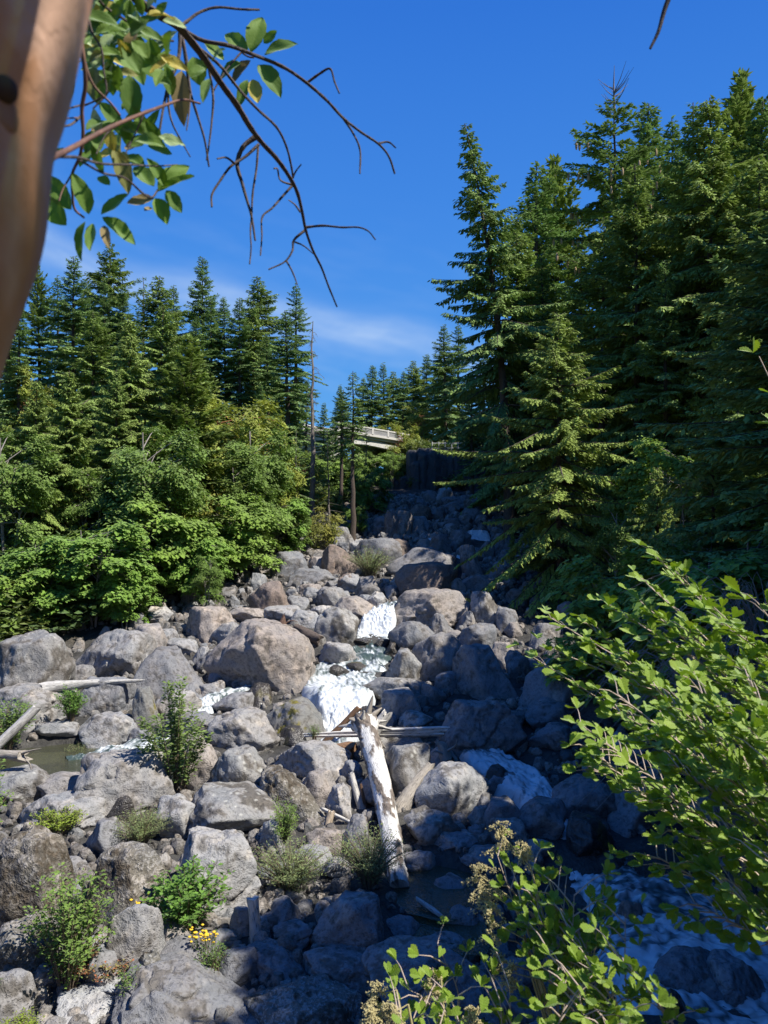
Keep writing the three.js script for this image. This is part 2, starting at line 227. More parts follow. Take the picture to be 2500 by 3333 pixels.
const boulderTable = [ // x, distance up the gorge, width, height (m), stone type, description
  [-14.26, 32.5, 3.0, 2.43, "c", "dark crusted pyramid boulder with mossy shoulder at the edge of the maples"],
  [-12.31, 35.64, 3.7, 1.65, "s", "long pale smooth boulder sloping down from the maple thicket"],
  [-10.89, 36.66, 1.6, 1.46, "t", "rounded pinkish boulder with a dark driftwood stub on top"],
  [-13.51, 30.17, 2.92, 1.04, "s", "broad pale boulder above the still pool beside the green alders"],
  [-8.53, 33.22, 2.76, 1.41, "g", "wide boulder with a dark left flank above the pool inlet"],
  [-7.67, 35.75, 1.19, 0.77, "s", ""],
  [-9.32, 37.23, 1.5, 0.56, "s", ""],
  [-10.59, 31.12, 2.04, 1.19, "g", "blocky grey boulder carrying the end of a bleached driftwood trunk"],
  [-9.96, 28.78, 1.96, 1.03, "s", "wrinkled pale boulder standing over the pool"],
  [-9.16, 27.47, 1.04, 0.6, "s", "square grey boulder at the inlet of the pool"],
  [-8.52, 28.46, 0.85, 0.49, "g", ""],
  [-11.65, 28.83, 1.33, 0.33, "s", "flat low boulder at the back of the pool"],
  [-11.54, 27.57, 1.37, 0.47, "p", "whitish low rock on the margin of the pool"],
  [-9.74, 26.29, 1.09, 0.27, "s", "small pointed rock standing in the pool"],
  [-5.29, 34.7, 3.88, 2.3, "t", "huge pinkish tan boulder with grooved face above the cascade"],
  [-8.59, 39.7, 2.1, 1.33, "t", "tall angular boulder under the maple branches"],
  [-7.59, 38.6, 1.42, 0.97, "s", ""],
  [-7.0, 41.25, 1.57, 0.54, "t", ""],
  [-6.16, 42.88, 2.07, 1.49, "b", "big brownish rounded boulder on top of the rubble"],
  [-9.49, 24.04, 1.5, 0.66, "a", "angular boulder with a dark facet and a lit facet below the pool"],
  [-7.46, 23.33, 2.31, 1.29, "s", "large boulder dappled by the shadow of a slender alder"],
  [-8.88, 22.29, 2.0, 0.66, "s", "low smooth boulder with a straw coloured foot"],
  [-5.53, 24.77, 1.2, 1.17, "t", ""],
  [-4.1, 24.01, 1.8, 1.22, "c", "squat block boulder speckled with lichen in the log jam"],
  [-5.62, 21.99, 0.96, 0.88, "s", ""],
  [-4.23, 22.16, 2.6, 0.9, "c", "long hump of a boulder with crusted brown flank"],
  [-7.96, 27.02, 1.06, 0.43, "w", ""],
  [-8.64, 29.61, 0.99, 1.15, "m", ""],
  [-7.83, 30.8, 1.56, 0.92, "s", ""],
  [-5.8, 31.13, 1.43, 0.59, "g", ""],
  [-4.95, 31.52, 1.2, 0.74, "w", ""],
  [-6.81, 28.88, 1.73, 0.53, "g", ""],
  [-6.99, 32.5, 0.9, 0.4, "g", ""],
  [-10.62, 23.84, 1.76, 0.82, "c", "lichen spotted boulder propping up bleached logs"],
  [-10.28, 38.32, 0.88, 0.68, "s", ""],
  [-5.12, 41.67, 2.11, 0.56, "s", ""],
  [-4.78, 44.04, 0.96, 0.62, "s", ""],
  [-6.99, 33.76, 0.62, 0.34, "g", ""],
  [-12.92, 34.64, 1.04, 0.51, "a", ""],
  [-7.23, 22.19, 0.61, 0.7, "w", ""],
  [-7.86, 22.55, 0.42, 0.44, "g", ""],
  [-4.74, 43.99, 1.11, 0.61, "s", ""],
  [-4.09, 46.06, 1.33, 0.79, "t", ""],
  [-2.92, 44.05, 1.32, 1.0, "a", ""],
  [-1.24, 42.36, 2.44, 1.04, "t", "long flat boulder at the lip of the upper fall"],
  [-2.04, 47.32, 1.2, 0.93, "b", ""],
  [-0.9, 46.06, 1.33, 1.16, "a", ""],
  [-3.36, 42.83, 0.94, 0.45, "p", ""],
  [-3.74, 40.82, 1.6, 0.64, "s", ""],
  [-2.28, 38.42, 1.77, 1.45, "c", "rough upright boulder beside the upper fall"],
  [-2.12, 36.38, 1.51, 0.83, "s", "pale blocky boulder standing in the cascade"],
  [-1.35, 35.99, 0.83, 0.42, "s", ""],
  [-1.08, 35.27, 0.98, 0.34, "w", ""],
  [-1.91, 34.58, 0.76, 0.44, "w", "small wet dark rock in the middle of the cascade"],
  [-3.25, 35.94, 0.66, 0.4, "w", ""],
  [-1.05, 38.14, 0.66, 0.2, "w", ""],
  [-0.07, 37.76, 0.61, 0.35, "w", ""],
  [0.4, 36.94, 0.68, 0.54, "w", ""],
  [0.87, 34.26, 1.38, 1.17, "c", "pyramid shaped speckled boulder beside the cascade"],
  [2.34, 34.65, 2.0, 1.72, "a", "big two faced boulder lit on top above the cascade"],
  [1.33, 37.31, 1.93, 1.28, "g", ""],
  [2.14, 41.36, 3.86, 1.56, "t", "wide flat tan slab boulder above the upper fall"],
  [2.87, 38.59, 1.16, 1.26, "g", ""],
  [2.47, 46.16, 3.08, 1.82, "b", "huge slanted boulder with dappled shade upstream"],
  [4.09, 46.44, 1.18, 0.86, "t", ""],
  [5.26, 40.78, 1.46, 1.6, "c", "stout boulder with rough lit face at the foot of the firs"],
  [4.07, 44.97, 1.14, 0.52, "s", ""],
  [4.33, 37.61, 1.52, 1.09, "g", ""],
  [4.0, 40.17, 1.02, 0.79, "g", ""],
  [0.34, 32.74, 2.3, 0.76, "c", "low broad boulder with brown wet side by the cascade"],
  [-0.44, 30.21, 0.84, 0.95, "w", "brown wet rock washed by the side of the waterfall"],
  [0.74, 30.55, 1.44, 0.85, "s", "rounded smooth boulder in half shade beside the waterfall"],
  [1.2, 29.43, 1.08, 0.45, "s", ""],
  [0.24, 29.75, 0.45, 0.44, "g", ""],
  [1.98, 31.83, 0.84, 0.73, "g", ""],
  [2.65, 32.57, 0.98, 0.73, "g", ""],
  [-3.37, 29.39, 2.3, 1.36, "m", "big rounded boulder with yellow moss splitting the waterfall"],
  [-4.78, 28.22, 2.11, 1.06, "s", "smooth domed boulder with brown lichen tuft"],
  [-2.31, 25.38, 2.13, 0.89, "s", "pale tent shaped boulder behind the log jam"],
  [-2.57, 23.09, 1.81, 1.12, "k", "overhanging boulder with mottled brown and cream face"],
  [-1.33, 22.9, 0.74, 0.79, "s", "rounded boulder between the overhang and the big log"],
  [0.61, 24.03, 1.3, 1.3, "c", "blocky boulder with brown crusted front beside the big log"],
  [1.12, 27.49, 2.28, 0.57, "c", "slab under the splintered plank"],
  [1.99, 23.49, 1.84, 1.17, "s", "large round boulder at the brink of the shade"],
  [3.18, 28.02, 2.78, 1.51, "g", "great dark boulder standing over the shaded stream"],
  [4.15, 32.28, 2.38, 1.77, "g", "steep boulder with one sunlit sloping edge in the shade"],
  [3.48, 25.05, 0.98, 0.71, "w", ""],
  [-0.99, 24.88, 0.57, 0.53, "g", ""],
  [-3.11, 27.69, 0.83, 0.45, "w", ""],
  [4.29, 30.28, 0.52, 0.34, "g", ""],
  [4.73, 29.34, 0.78, 0.6, "g", ""],
  [-7.9, 17.89, 1.91, 1.71, "k", "massive boulder with flat top and dark stained underside"],
  [-7.22, 20.53, 0.86, 0.68, "g", ""],
  [-7.63, 19.97, 0.6, 0.27, "g", ""],
  [-7.59, 19.26, 0.33, 0.21, "s", ""],
  [-5.79, 17.73, 1.58, 1.39, "k", "boulder with flat pale top and dark stained front above the broad leaved bush"],
  [-3.98, 18.53, 1.95, 1.49, "s", "great domed grey boulder behind the broad leaved bush"],
  [-7.26, 18.11, 0.81, 0.58, "s", ""],
  [-7.29, 16.24, 1.31, 0.81, "k", "boulder with a scooped hollow holding rainwater"],
  [-4.84, 15.79, 0.95, 1.17, "s", "smooth boulder catching the shadow of the broad leaved bush"],
  [-5.78, 16.23, 0.63, 0.4, "s", ""],
  [-4.32, 15.22, 0.59, 0.7, "k", ""],
  [-3.88, 15.91, 0.99, 0.59, "g", "tilted grey boulder behind the yellow flowers"],
  [-3.4, 16.76, 0.63, 0.25, "p", ""],
  [-3.0, 16.98, 0.44, 0.55, "s", ""],
  [-3.49, 17.25, 0.42, 0.15, "s", ""],
  [-3.47, 14.73, 2.46, 0.62, "g", "large speckled boulder below the yellow flowers"],
  [-1.53, 14.44, 1.91, 0.58, "k", "blotched boulder lying in deep shade below the pool of stones"],
  [-5.25, 14.56, 1.28, 0.32, "p", "pale smooth boulder with a sprig growing before it"],
  [-4.98, 15.22, 0.68, 0.18, "p", ""],
  [-2.09, 15.99, 1.24, 0.4, "g", ""],
  [-1.9, 16.85, 0.7, 0.27, "g", ""],
  [-0.71, 16.66, 1.25, 0.96, "g", "big flat sided boulder in deep shade below the willows"],
  [-0.73, 15.86, 1.46, 0.41, "g", ""],
  [-2.9, 15.77, 0.73, 0.51, "g", ""],
  [-1.47, 20.75, 0.93, 0.45, "t", ""],
  [-0.68, 20.79, 0.66, 0.83, "g", "leaning slab boulder at the foot of the big log"],
  [-1.77, 20.06, 0.78, 0.33, "s", ""],
  [-2.61, 19.78, 0.91, 0.23, "s", ""],
  [-1.13, 19.71, 0.68, 0.31, "s", ""],
  [-2.37, 17.2, 0.5, 0.27, "g", ""],
  [-5.4, 19.64, 0.45, 0.41, "c", ""],
  [-5.41, 17.7, 0.28, 0.23, "s", ""],
  [-2.59, 16.69, 0.38, 0.16, "g", ""],
  [-2.84, 20.61, 0.59, 0.59, "c", ""],
  [-2.05, 14.58, 1.09, 0.27, "g", ""],
  [-6.9, 14.71, 0.76, 0.72, "g", ""],
  [1.32, 21.61, 1.34, 0.74, "c", "lichen blotched boulder half lit beside the big log"],
  [0.83, 20.48, 0.94, 0.36, "s", "low pale rock dipping into the small brown pool"],
  [1.95, 21.13, 1.1, 0.27, "g", ""],
  [2.46, 21.33, 0.37, 0.26, "g", ""],
  [3.19, 21.71, 0.88, 0.71, "g", ""],
  [4.23, 21.68, 1.16, 0.84, "g", "rounded dark boulder parting the shaded stream"],
  [3.04, 23.17, 0.87, 0.67, "g", ""],
  [5.9, 23.33, 1.92, 0.84, "g", "broad dark boulder across the shaded stream"],
  [7.01, 22.29, 1.51, 1.1, "g", ""],
  [5.48, 21.02, 1.27, 0.75, "w", "pointed dark boulder above the stream foam"],
  [3.58, 24.96, 0.83, 0.62, "g", ""],
  [4.78, 25.36, 1.1, 0.3, "g", ""],
  [4.18, 23.99, 0.76, 0.28, "w", ""],
  [5.69, 20.36, 0.94, 0.23, "w", ""],
  [1.58, 19.43, 0.76, 0.4, "g", ""],
  [2.62, 20.32, 1.2, 0.31, "g", ""],
  [3.95, 20.64, 0.77, 0.29, "g", ""],
  [1.79, 17.98, 0.78, 0.37, "g", ""],
  [1.27, 16.92, 1.27, 0.53, "g", ""],
  [2.18, 17.22, 0.79, 0.28, "g", ""],
  [0.33, 17.51, 0.76, 0.43, "g", ""],
  [0.95, 15.07, 2.26, 0.78, "g", "wide dark rock shelf in deep shade"],
  [2.53, 15.15, 0.52, 0.51, "g", ""],
  [5.52, 18.09, 0.52, 0.74, "b", ""],
  [6.16, 15.96, 1.47, 0.55, "g", ""],
  [7.08, 15.67, 1.17, 0.61, "g", ""],
  [6.9, 15.06, 0.43, 0.11, "w", ""],
  [3.03, 14.6, 0.67, 0.35, "w", ""],
  [5.42, 14.86, 0.56, 0.39, "w", ""],
  [6.32, 30.73, 2.53, 1.82, "g", "hulking dark boulder under the overhanging branches"],
  [7.99, 30.32, 1.6, 1.91, "g", ""],
  [6.16, 29.77, 1.69, 0.83, "g", "wedge shaped boulder in the shade of the bank"],
  [5.79, 27.74, 1.47, 0.68, "g", ""],
  [5.7, 34.43, 0.88, 1.03, "g", ""],
  [6.24, 26.74, 0.73, 0.33, "w", ""],
  [8.36, 45.61, 1.34, 0.87, "g", ""],
  [6.1, 39.89, 0.94, 0.97, "g", ""],
  [7.61, 38.06, 1.34, 1.01, "g", ""],
  [8.96, 51.95, 1.22, 0.81, "g", ""],
  [6.01, 78.93, 1.56, 1.48, "p", "pale boulder lit by a sun fleck at the foot of the cliff"],
  [4.63, 79.86, 1.32, 1.26, "g", ""],
  [1.88, 74.3, 1.62, 1.07, "c", ""],
  [0.69, 74.1, 0.92, 0.95, "s", ""],
  [-0.48, 75.93, 1.1, 0.65, "s", ""],
  [2.67, 79.22, 0.9, 0.61, "s", ""],
  [1.45, 63.75, 1.45, 1.89, "t", "tall lit boulder in the upper channel"],
  [2.76, 65.04, 1.35, 1.33, "s", ""],
  [3.2, 70.18, 1.6, 1.29, "b", ""],
  [3.1, 61.65, 0.7, 0.59, "s", ""],
  [4.08, 57.95, 1.56, 1.21, "g", ""],
  [5.62, 58.98, 1.35, 1.31, "g", ""],
  [5.7, 67.09, 1.25, 0.76, "g", ""],
  [6.81, 67.77, 1.12, 0.85, "g", ""],
  [7.84, 70.99, 1.69, 1.01, "g", "grey slab boulder in shade near the cliff"],
  [7.82, 64.22, 0.87, 0.81, "g", ""],
  [8.79, 65.49, 0.61, 0.85, "g", ""],
  [0.99, 54.65, 2.21, 1.65, "b", "brown boulder with a sunlit crown upstream"],
  [-0.39, 53.86, 2.68, 1.86, "g", ""],
  [-2.7, 51.98, 2.26, 1.71, "b", "sloping brownish boulder below the snags"],
  [-5.93, 51.47, 1.92, 1.34, "g", ""],
  [-4.48, 49.61, 2.47, 0.76, "g", ""],
  [-3.34, 61.83, 1.28, 1.01, "a", ""],
  [-3.21, 58.31, 0.97, 0.84, "s", ""],
  [-4.35, 52.46, 0.98, 0.79, "t", ""],
  [2.49, 51.63, 3.91, 1.51, "g", "wide dark slab across the upper channel"],
  [-2.06, 47.3, 1.28, 0.92, "s", ""],
  [5.97, 55.97, 1.74, 0.85, "g", ""],
  [5.61, 51.29, 1.33, 1.64, "g", ""],
  [7.22, 56.22, 0.93, 1.04, "g", ""],
  [5.5, 47.84, 1.79, 1.0, "g", ""],
  [7.46, 50.66, 2.0, 1.04, "g", ""],
  [0.52, 62.97, 0.91, 1.96, "g", ""],
  [6.71, 78.05, 1.94, 0.96, "g", ""],
  [8.01, 78.05, 1.94, 1.12, "g", ""],
  [4.8, 71.23, 1.18, 0.82, "g", ""],
  [9.15, 77.44, 1.45, 0.89, "g", ""],
  [3.6, 77.3, 0.96, 0.75, "g", ""],
  [8.36, 57.63, 1.31, 1.46, "g", ""],
  [8.18, 54.07, 1.01, 1.04, "g", ""],
];

// ------------------------------------------------------------------ boulders
const ballCache = {};
function ball(detail) { if (!ballCache[detail]) { const g = new THREE.IcosahedronGeometry(1, detail); g.deleteAttribute('uv'); g.deleteAttribute('normal'); ballCache[detail] = mergeVertices(g, 1e-5); } return ballCache[detail]; }
const stone = { // base colours of the stone
  s: [.375, .37, .365], t: [.41, .365, .33], p: [.50, .49, .475], g: [.275, .272, .277], b: [.30, .235, .195], c: [.35, .342, .33], k: [.40, .395, .385], m: [.31, .30, .275], a: [.31, .302, .297], w: [.075, .066, .058],
};
function rockGeometry(w, h, dep, type, seed, detail) {
  const rnd = mulberry(seed * 7919 + 13), src = ball(detail), P = src.attributes.position, n = P.count;
  const sharp = type === 'a' ? 55 : type === 'w' ? 13 : 20 + rnd() * 40, np = 6 + Math.floor(rnd() * 6), planes = [];
  for (let i = 0; i < np; i++) { const u = rnd() * 2 - 1, a = rnd() * 6.283, q = Math.sqrt(1 - u * u); planes.push([q * Math.cos(a), u * .9, q * Math.sin(a), .70 + .30 * rnd()]); }
  planes.push([0, 1, 0, .82], [0, -1, 0, .8], [.5, .7, .5, .95], [-.6, .6, .4, .92], [.4, .65, -.6, .95], [-.5, .6, -.6, .95]);
  const chips = []; for (let i = 0; i < (type === 'w' ? 2 : 6); i++) { const u = rnd() * 1.5 - .5, a = rnd() * 6.283, q = Math.sqrt(Math.max(0, 1 - u * u)); chips.push([q * Math.cos(a), u, q * Math.sin(a), .70 + .20 * rnd()]); } // fresh breaks with crisp edges
  const pos = new Float32Array(n * 3), sx = rnd() * 100, sy = rnd() * 100, sz = rnd() * 100, size = Math.cbrt(w * h * dep);
  const lo = [9, 9, 9], hi = [-9, -9, -9];
  for (let i = 0; i < n; i++) {
    const x = P.getX(i), y = P.getY(i), z = P.getZ(i); let s = 0;
    for (const q of planes) { const k = (q[0] * x + q[1] * y + q[2] * z) / q[3]; if (k > 0) s += Math.pow(k, sharp); }
    let r = Math.pow(s, -1 / sharp);
    r *= 1 + .09 * fbm3(x * 1.1 + sx, y * 1.1 + sy, z * 1.1 + sz, 2) + .035 * fbm3(x * 2.4 + sy, y * 2.4 + sz, z * 2.4 + sx, 3);
    for (const q of chips) { const k = q[0] * x + q[1] * y + q[2] * z; if (k > .05) r = Math.min(r, (q[3] + .03 * n3(x * 2.5 + sz, y * 2.5, z * 2.5)) / k); }
    pos[i * 3] = x * r; pos[i * 3 + 1] = y * r; pos[i * 3 + 2] = z * r;
    for (let c = 0; c < 3; c++) { lo[c] = Math.min(lo[c], pos[i * 3 + c]); hi[c] = Math.max(hi[c], pos[i * 3 + c]); }
  }
  const dim = [w, h * 1.22, dep];
  const tilt = (rnd() - .5) * .5, strata = V(rnd() - .5, 1, rnd() - .5).normalize(), layered = rnd() < .45 ? 1 : .25;
  for (let i = 0; i < n; i++) {
    const o = i * 3, u = [P.getX(i), P.getY(i), P.getZ(i)];
    for (let c = 0; c < 3; c++) pos[o + c] = ((pos[o + c] - lo[c]) / (hi[c] - lo[c]) - .5) * dim[c];
    let [x, y, z] = [pos[o], pos[o + 1], pos[o + 2]];
    y += tilt * x * .35 * (y > 0 ? 1 : 0);
    // chips, ledges and shallow scoops in metres
    const f = 1.9, e = .022 * Math.min(1, size) * fbm3(x * f + sx, y * f + sy, z * f + sz, 3) * 2;
    const lay = (x * strata.x + y * strata.y + z * strata.z) * 3.1 / Math.max(.7, size) + .8 * n3(x * .7 + sy, y * .7, z * .7), st = Math.abs((lay % 1 + 1) % 1 - .5), ledge = -.055 * size * layered * sstep(.12, .0, st) * sstep(.0, .4, n3(x * .8 + sz, y * .8, z * .8));
    const rid = 1 - Math.abs(n3(x * 2.6 / Math.max(.6, size) + sz, y * 2.6 / Math.max(.6, size) + sx, z * 2.6 / Math.max(.6, size))), cut = -.045 * size * Math.pow(Math.max(0, rid - .86) / .14, 1.5) * sstep(-.1, .4, n3(x * .5 + 9 + sx, y * .5, z * .5));
    const k = e + ledge + cut;
    pos[o] = x + u[0] * k; pos[o + 1] = y + u[1] * k + h * .39; pos[o + 2] = z + u[2] * k;
  }
  const g0 = new THREE.BufferGeometry(); g0.setAttribute('position', new THREE.BufferAttribute(pos, 3)); g0.setIndex(src.index); g0.computeVertexNormals();
  const N = g0.attributes.normal.array, idx = src.index.array, m = idx.length;
  // colours of the stone itself: mineral patches, lichen, stains with ragged outlines, moss
  const base = stone[type].map((q, i) => q * [.83, .815, .80][i]), vc = new Float32Array(n * 3), hueS = .05 * (rnd() - .5), val = .88 + .26 * rnd();
  for (let i = 0; i < n; i++) {
    const o = i * 3, x = pos[o] + sx, y = pos[o + 1] + sy, z = pos[o + 2] + sz;
    const a = fbm3(x * .8, y * .8, z * .8, 3), b = fbm3(x * 3.1, y * 3.1, z * 3.1, 3), c2 = n3(x * 9, y * 9, z * 9);
    let k = val * (1 + .24 * a + .13 * b + .05 * c2), r = base[0] * k * (1 + hueS + .07 * a), g = base[1] * k, bl = base[2] * k * (1 - hueS - .07 * a);
    const dark = (t, q = [.085, .073, .058]) => { r = lerp(r, q[0] * (1 + .5 * c2), t); g = lerp(g, q[1] * (1 + .5 * c2), t); bl = lerp(bl, q[2] * (1 + .5 * c2), t); };
    if (type === 'c') { dark(.85 * sstep(.05, .22, a + .55 * b + .16 * c2)); const f = sstep(.52, .62, n3(x * 5 + 40, y * 5, z * 5) * .6 + .4 * n3(x * 11, y * 11, z * 11)); r = lerp(r, .52, f * .8); g = lerp(g, .51, f * .8); bl = lerp(bl, .46, f * .8); }
    if (type === 'k') { const film = fbm3(x * .55 + 31, y * .55, z * .55, 2) * 1.5 + .5 * b; dark(.92 * sstep(.02, -.12, film) * (.55 + .45 * sstep(-.25, .1, n3(x * 6, y * 6, z * 6) + .3 * c2)), [.10, .078, .052]); }
    if (type === 'm' || type === 'w') { const q = sstep(.12, .3, a + .5 * b - .12); if (type === 'm') dark(.55 * sstep(-.05, .25, b + .4 * a)); const f = q * (type === 'm' ? .95 : .35); r = lerp(r, .17 + .06 * c2, f); g = lerp(g, .145 + .05 * c2, f); bl = lerp(bl, .02, f); }
    if (type === 's' || type === 't' || type === 'g' || type === 'b' || type === 'a' || type === 'p') { dark(.7 * sstep(.20, .36, a * .7 + b * .75 + .1 * c2)); const f = sstep(.30, .5, fbm3(x * 1.4 + 70, y * 1.4, z * 1.4, 3)); r = lerp(r, r * 1.36, f); g = lerp(g, g * 1.30, f); bl = lerp(bl, bl * 1.2, f); }
    vc[o] = clamp(r, .015, .62); vc[o + 1] = clamp(g, .015, .60); vc[o + 2] = clamp(bl, .012, .58);
  }
  // uv in metres, laid on from the side each face mostly points to
  const p2 = new Float32Array(m * 3), q2 = new Float32Array(m * 3), c3 = new Float32Array(m * 3), uv = new Float32Array(m * 2), s = 1 / 2.3;
  for (let t = 0; t < m; t += 3) {
    const ax = [0, 0, 0]; for (let k = 0; k < 3; k++) for (let c = 0; c < 3; c++) ax[c] += N[idx[t + k] * 3 + c];
    const big = Math.abs(ax[0]) > Math.abs(ax[1]) ? (Math.abs(ax[0]) > Math.abs(ax[2]) ? 0 : 2) : (Math.abs(ax[1]) > Math.abs(ax[2]) ? 1 : 2);
    for (let k = 0; k < 3; k++) { const v = idx[t + k] * 3, o = (t + k) * 3; for (let c = 0; c < 3; c++) { p2[o + c] = pos[v + c]; q2[o + c] = N[v + c]; c3[o + c] = vc[v + c]; } uv[(t + k) * 2] = (pos[v + (big === 0 ? 2 : 0)] + sx) * s; uv[(t + k) * 2 + 1] = (pos[v + (big === 1 ? 2 : 1)] + sy) * s; }
  }
  const g = new THREE.BufferGeometry(); g.setAttribute('position', new THREE.BufferAttribute(p2, 3)); g.setAttribute('normal', new THREE.BufferAttribute(q2, 3)); g.setAttribute('color', new THREE.BufferAttribute(c3, 3)); g.setAttribute('uv', new THREE.BufferAttribute(uv, 2));
  return g;
}
const toneWord = { s: 'smooth grey', t: 'tan', p: 'pale', g: 'dark grey', b: 'brown', c: 'lichen spotted', k: 'brown stained', m: 'mossy', a: 'sharp edged grey', w: 'wet dark' };
const zoneOf = (x, d) => d > 66 ? 'in the channel below the cliff' : d > 50 ? 'among the shaded rocks upstream' : d > 40 ? 'in the rubble above the upper fall' : x < -5.5 && d > 24 ? 'around the still pool' : d > 29 ? 'beside the white cascade' : x > 2.2 ? 'along the shaded stream' : d > 22.5 ? 'around the driftwood logs' : 'among the leafy bushes of the lower bed';
const rockMat = (t) => (t === 'w' ? M.wet : t === 'k' ? M.crust : M.rock);
const placed = [];
// courses of running water, kept clear of loose stones: x, distance, half width
const courses = [[[.35, 41.8, .6], [-.4, 39.7, 1.0], [-.55, 38, 1.1], [-1.6, 35.9, 1.9], [-1.9, 34.4, 1.9], [-1.6, 31, 1.2], [-1.8, 28.4, .9]], [[-3.6, 33.9, .5], [-6.6, 32.2, .5], [-7, 30.5, .5], [-8.2, 28.3, .7], [-10, 27, .5]], [[2.6, 28, .6], [4.7, 23.6, .9], [4.8, 21.7, 1], [6.3, 19.2, 2.3], [6.5, 16, 2.5], [6, 12, 2.5]], [[7.5, 64, .9], [7.2, 61, .9], [5.2, 55.5, .4], [4.3, 50, .5], [.9, 43, .4]]];
const inCourse = (x, d, s) => courses.some((c) => c.some((p, i) => { if (!i) return false; const q = c[i - 1], dx = p[0] - q[0], dd = p[1] - q[1], t = clamp(((x - q[0]) * dx + (d - q[1]) * dd) / (dx * dx + dd * dd)); return Math.hypot(x - q[0] - t * dx, d - q[1] - t * dd) < lerp(q[2], p[2], t) + s * .45; }));
boulderTable.forEach(([x, d, w, h, type, label], i) => {
  const rnd = mulberry(900 + i), dep = w * (.75 + .3 * rnd()), px = w * 804 / d, detail = Math.round(clamp(px / 4.2, 9, 34));
  const y = Math.min(heightAt(x, -d), heightAt(x - w * .25, -d + dep * .2), heightAt(x + w * .25, -d + dep * .2));
  const size = w > 2.2 ? 'large' : w > 1.1 ? 'middling' : 'small', zone = zoneOf(x, d);
  const m = single('boulder', rockGeometry(w * 1.22, h * 1.24, dep * 1.2, type, i + 1, detail), rockMat(type), label || `${size} ${toneWord[type]} boulder ${zone}`, 'boulder', label ? 'boulders of the gorge' : 'boulders ' + zone);
  m.position.set(x, y - .10 * h, -d);
  placed.push([x, d, w * .5, dep * .5]);
});
{ // smaller stones wedged between the boulders: a few shapes, each copied
  const shapes = []; for (let k = 0; k < 9; k++) { const ty = ['s', 's', 't', 'g', 'a', 'g', 'p', 'c', 's'][k]; shapes.push([rockGeometry(1, .72, .9, ty, 700 + k, 9), ty]); }
  const rnd = mulberry(4242); let made = 0;
  for (let tries = 0; tries < 20000 && made < 300; tries++) {
    const d = 14 + 62 * Math.pow(rnd(), 1.35), xl = Math.max(bankL(d) + .3, -.5 * d), xr = Math.min(bankR(d) - .2, .5 * d), x = lerp(xl, xr, rnd());
    const s = (.34 + .85 * Math.pow(rnd(), 2)) * (.72 + d * .013);
    if (inCourse(x, d, s)) continue;
    if (hollows.some(([a, b, p, q]) => ((x - a) / (p * .85)) ** 2 + ((d - b) / (q * .85)) ** 2 < 1)) continue;
    if (placed.some(([a, b, p, q]) => ((x - a) / (p + s * .05)) ** 2 + ((d - b) / (q + s * .05)) ** 2 < 1)) continue;
    const [g, ty] = shapes[Math.floor(rnd() * shapes.length)], zone = zoneOf(x, d);
    const m = single('stone', g, rockMat(ty), `small ${toneWord[ty]} stone wedged ${zone}`, 'stone', 'stones ' + zone);
    m.scale.set(s, s * (.7 + .5 * rnd()), s); m.rotation.y = rnd() * 6.28; m.position.set(x, heightAt(x, -d) - .1 * s, -d);
    placed.push([x, d, s * .45, s * .4]); made++;
  }
  // rubble, cobbles and gravel nobody could count
  const heap = new THREE.Group(); heap.name = 'rubble'; tag(heap, 'grey rubble and cobbles filling the gaps between boulders', 'rubble', null, 'stuff'); scene.add(heap);
  const o = new THREE.Object3D(), c = new THREE.Color();
  for (const [k0, n, lo, hi, pw] of [[0, 380, .22, .55, 1.6], [1, 380, .22, .60, 1.6], [2, 380, .20, .5, 1.6], [3, 6000, .10, .48, 1.8], [4, 6000, .08, .40, 1.8]]) {
    const g = rockGeometry(1, .72, .9, 'p', 880 + k0, k0 < 3 ? 7 : 4), im = new THREE.InstancedMesh(g, M.rock, n);
    for (let k = 0; k < n; k++) {
      const d = 12.5 + 72 * Math.pow(rnd(), 1.45), x = lerp(Math.max(bankL(d) - 1.5, -.53 * d), Math.min(bankR(d) + 2, .53 * d), rnd()), s = (lo + (hi - lo) * Math.pow(rnd(), pw)) * (.8 + .008 * d);
      if (inCourse(x, d, s * .6) || hollows.slice(0, 3).some(([a, b, p, q]) => ((x - a) / (p * .9)) ** 2 + ((d - b) / (q * .9)) ** 2 < 1)) { k--; continue; }
      o.position.set(x, heightAt(x, -d) - .12 * s, -d); o.rotation.set((rnd() - .5) * .6, rnd() * 6.28, (rnd() - .5) * .6); o.scale.set(s, s * (.7 + .6 * rnd()), s); o.updateMatrix(); im.setMatrixAt(k, o.matrix);
      const v = .35 + .5 * rnd(), w = .06 * rnd(); im.setColorAt(k, c.setRGB(v * (1 + w), v, v * (1 - w)));
    }
    im.name = 'rubble_stones'; im.userData.kind = 'stuff'; heap.add(im);
  }
}

// ------------------------------------------------------------------ water
M.rapid = new THREE.MeshPhysicalMaterial({ vertexColors: true, roughness: .3, specularIntensity: .8, ior: 1.33 });
M.still = new THREE.MeshPhysicalMaterial({ color: lin(.30, .31, .19), roughness: .03, ior: 1.33, transmission: .86, thickness: 0, bumpMap: null });
{
  const N = 512, a = tileFbm(N, 6, 4, 301, .5), b = tileFbm(N, 24, 3, 303, .55);
  T.ripple = texture(N, N, (i) => { const v = .6 * a[i] + .4 * b[i]; return [v, v, v]; }, false);
  M.still.bumpMap = T.ripple; M.still.bumpScale = .035;
}
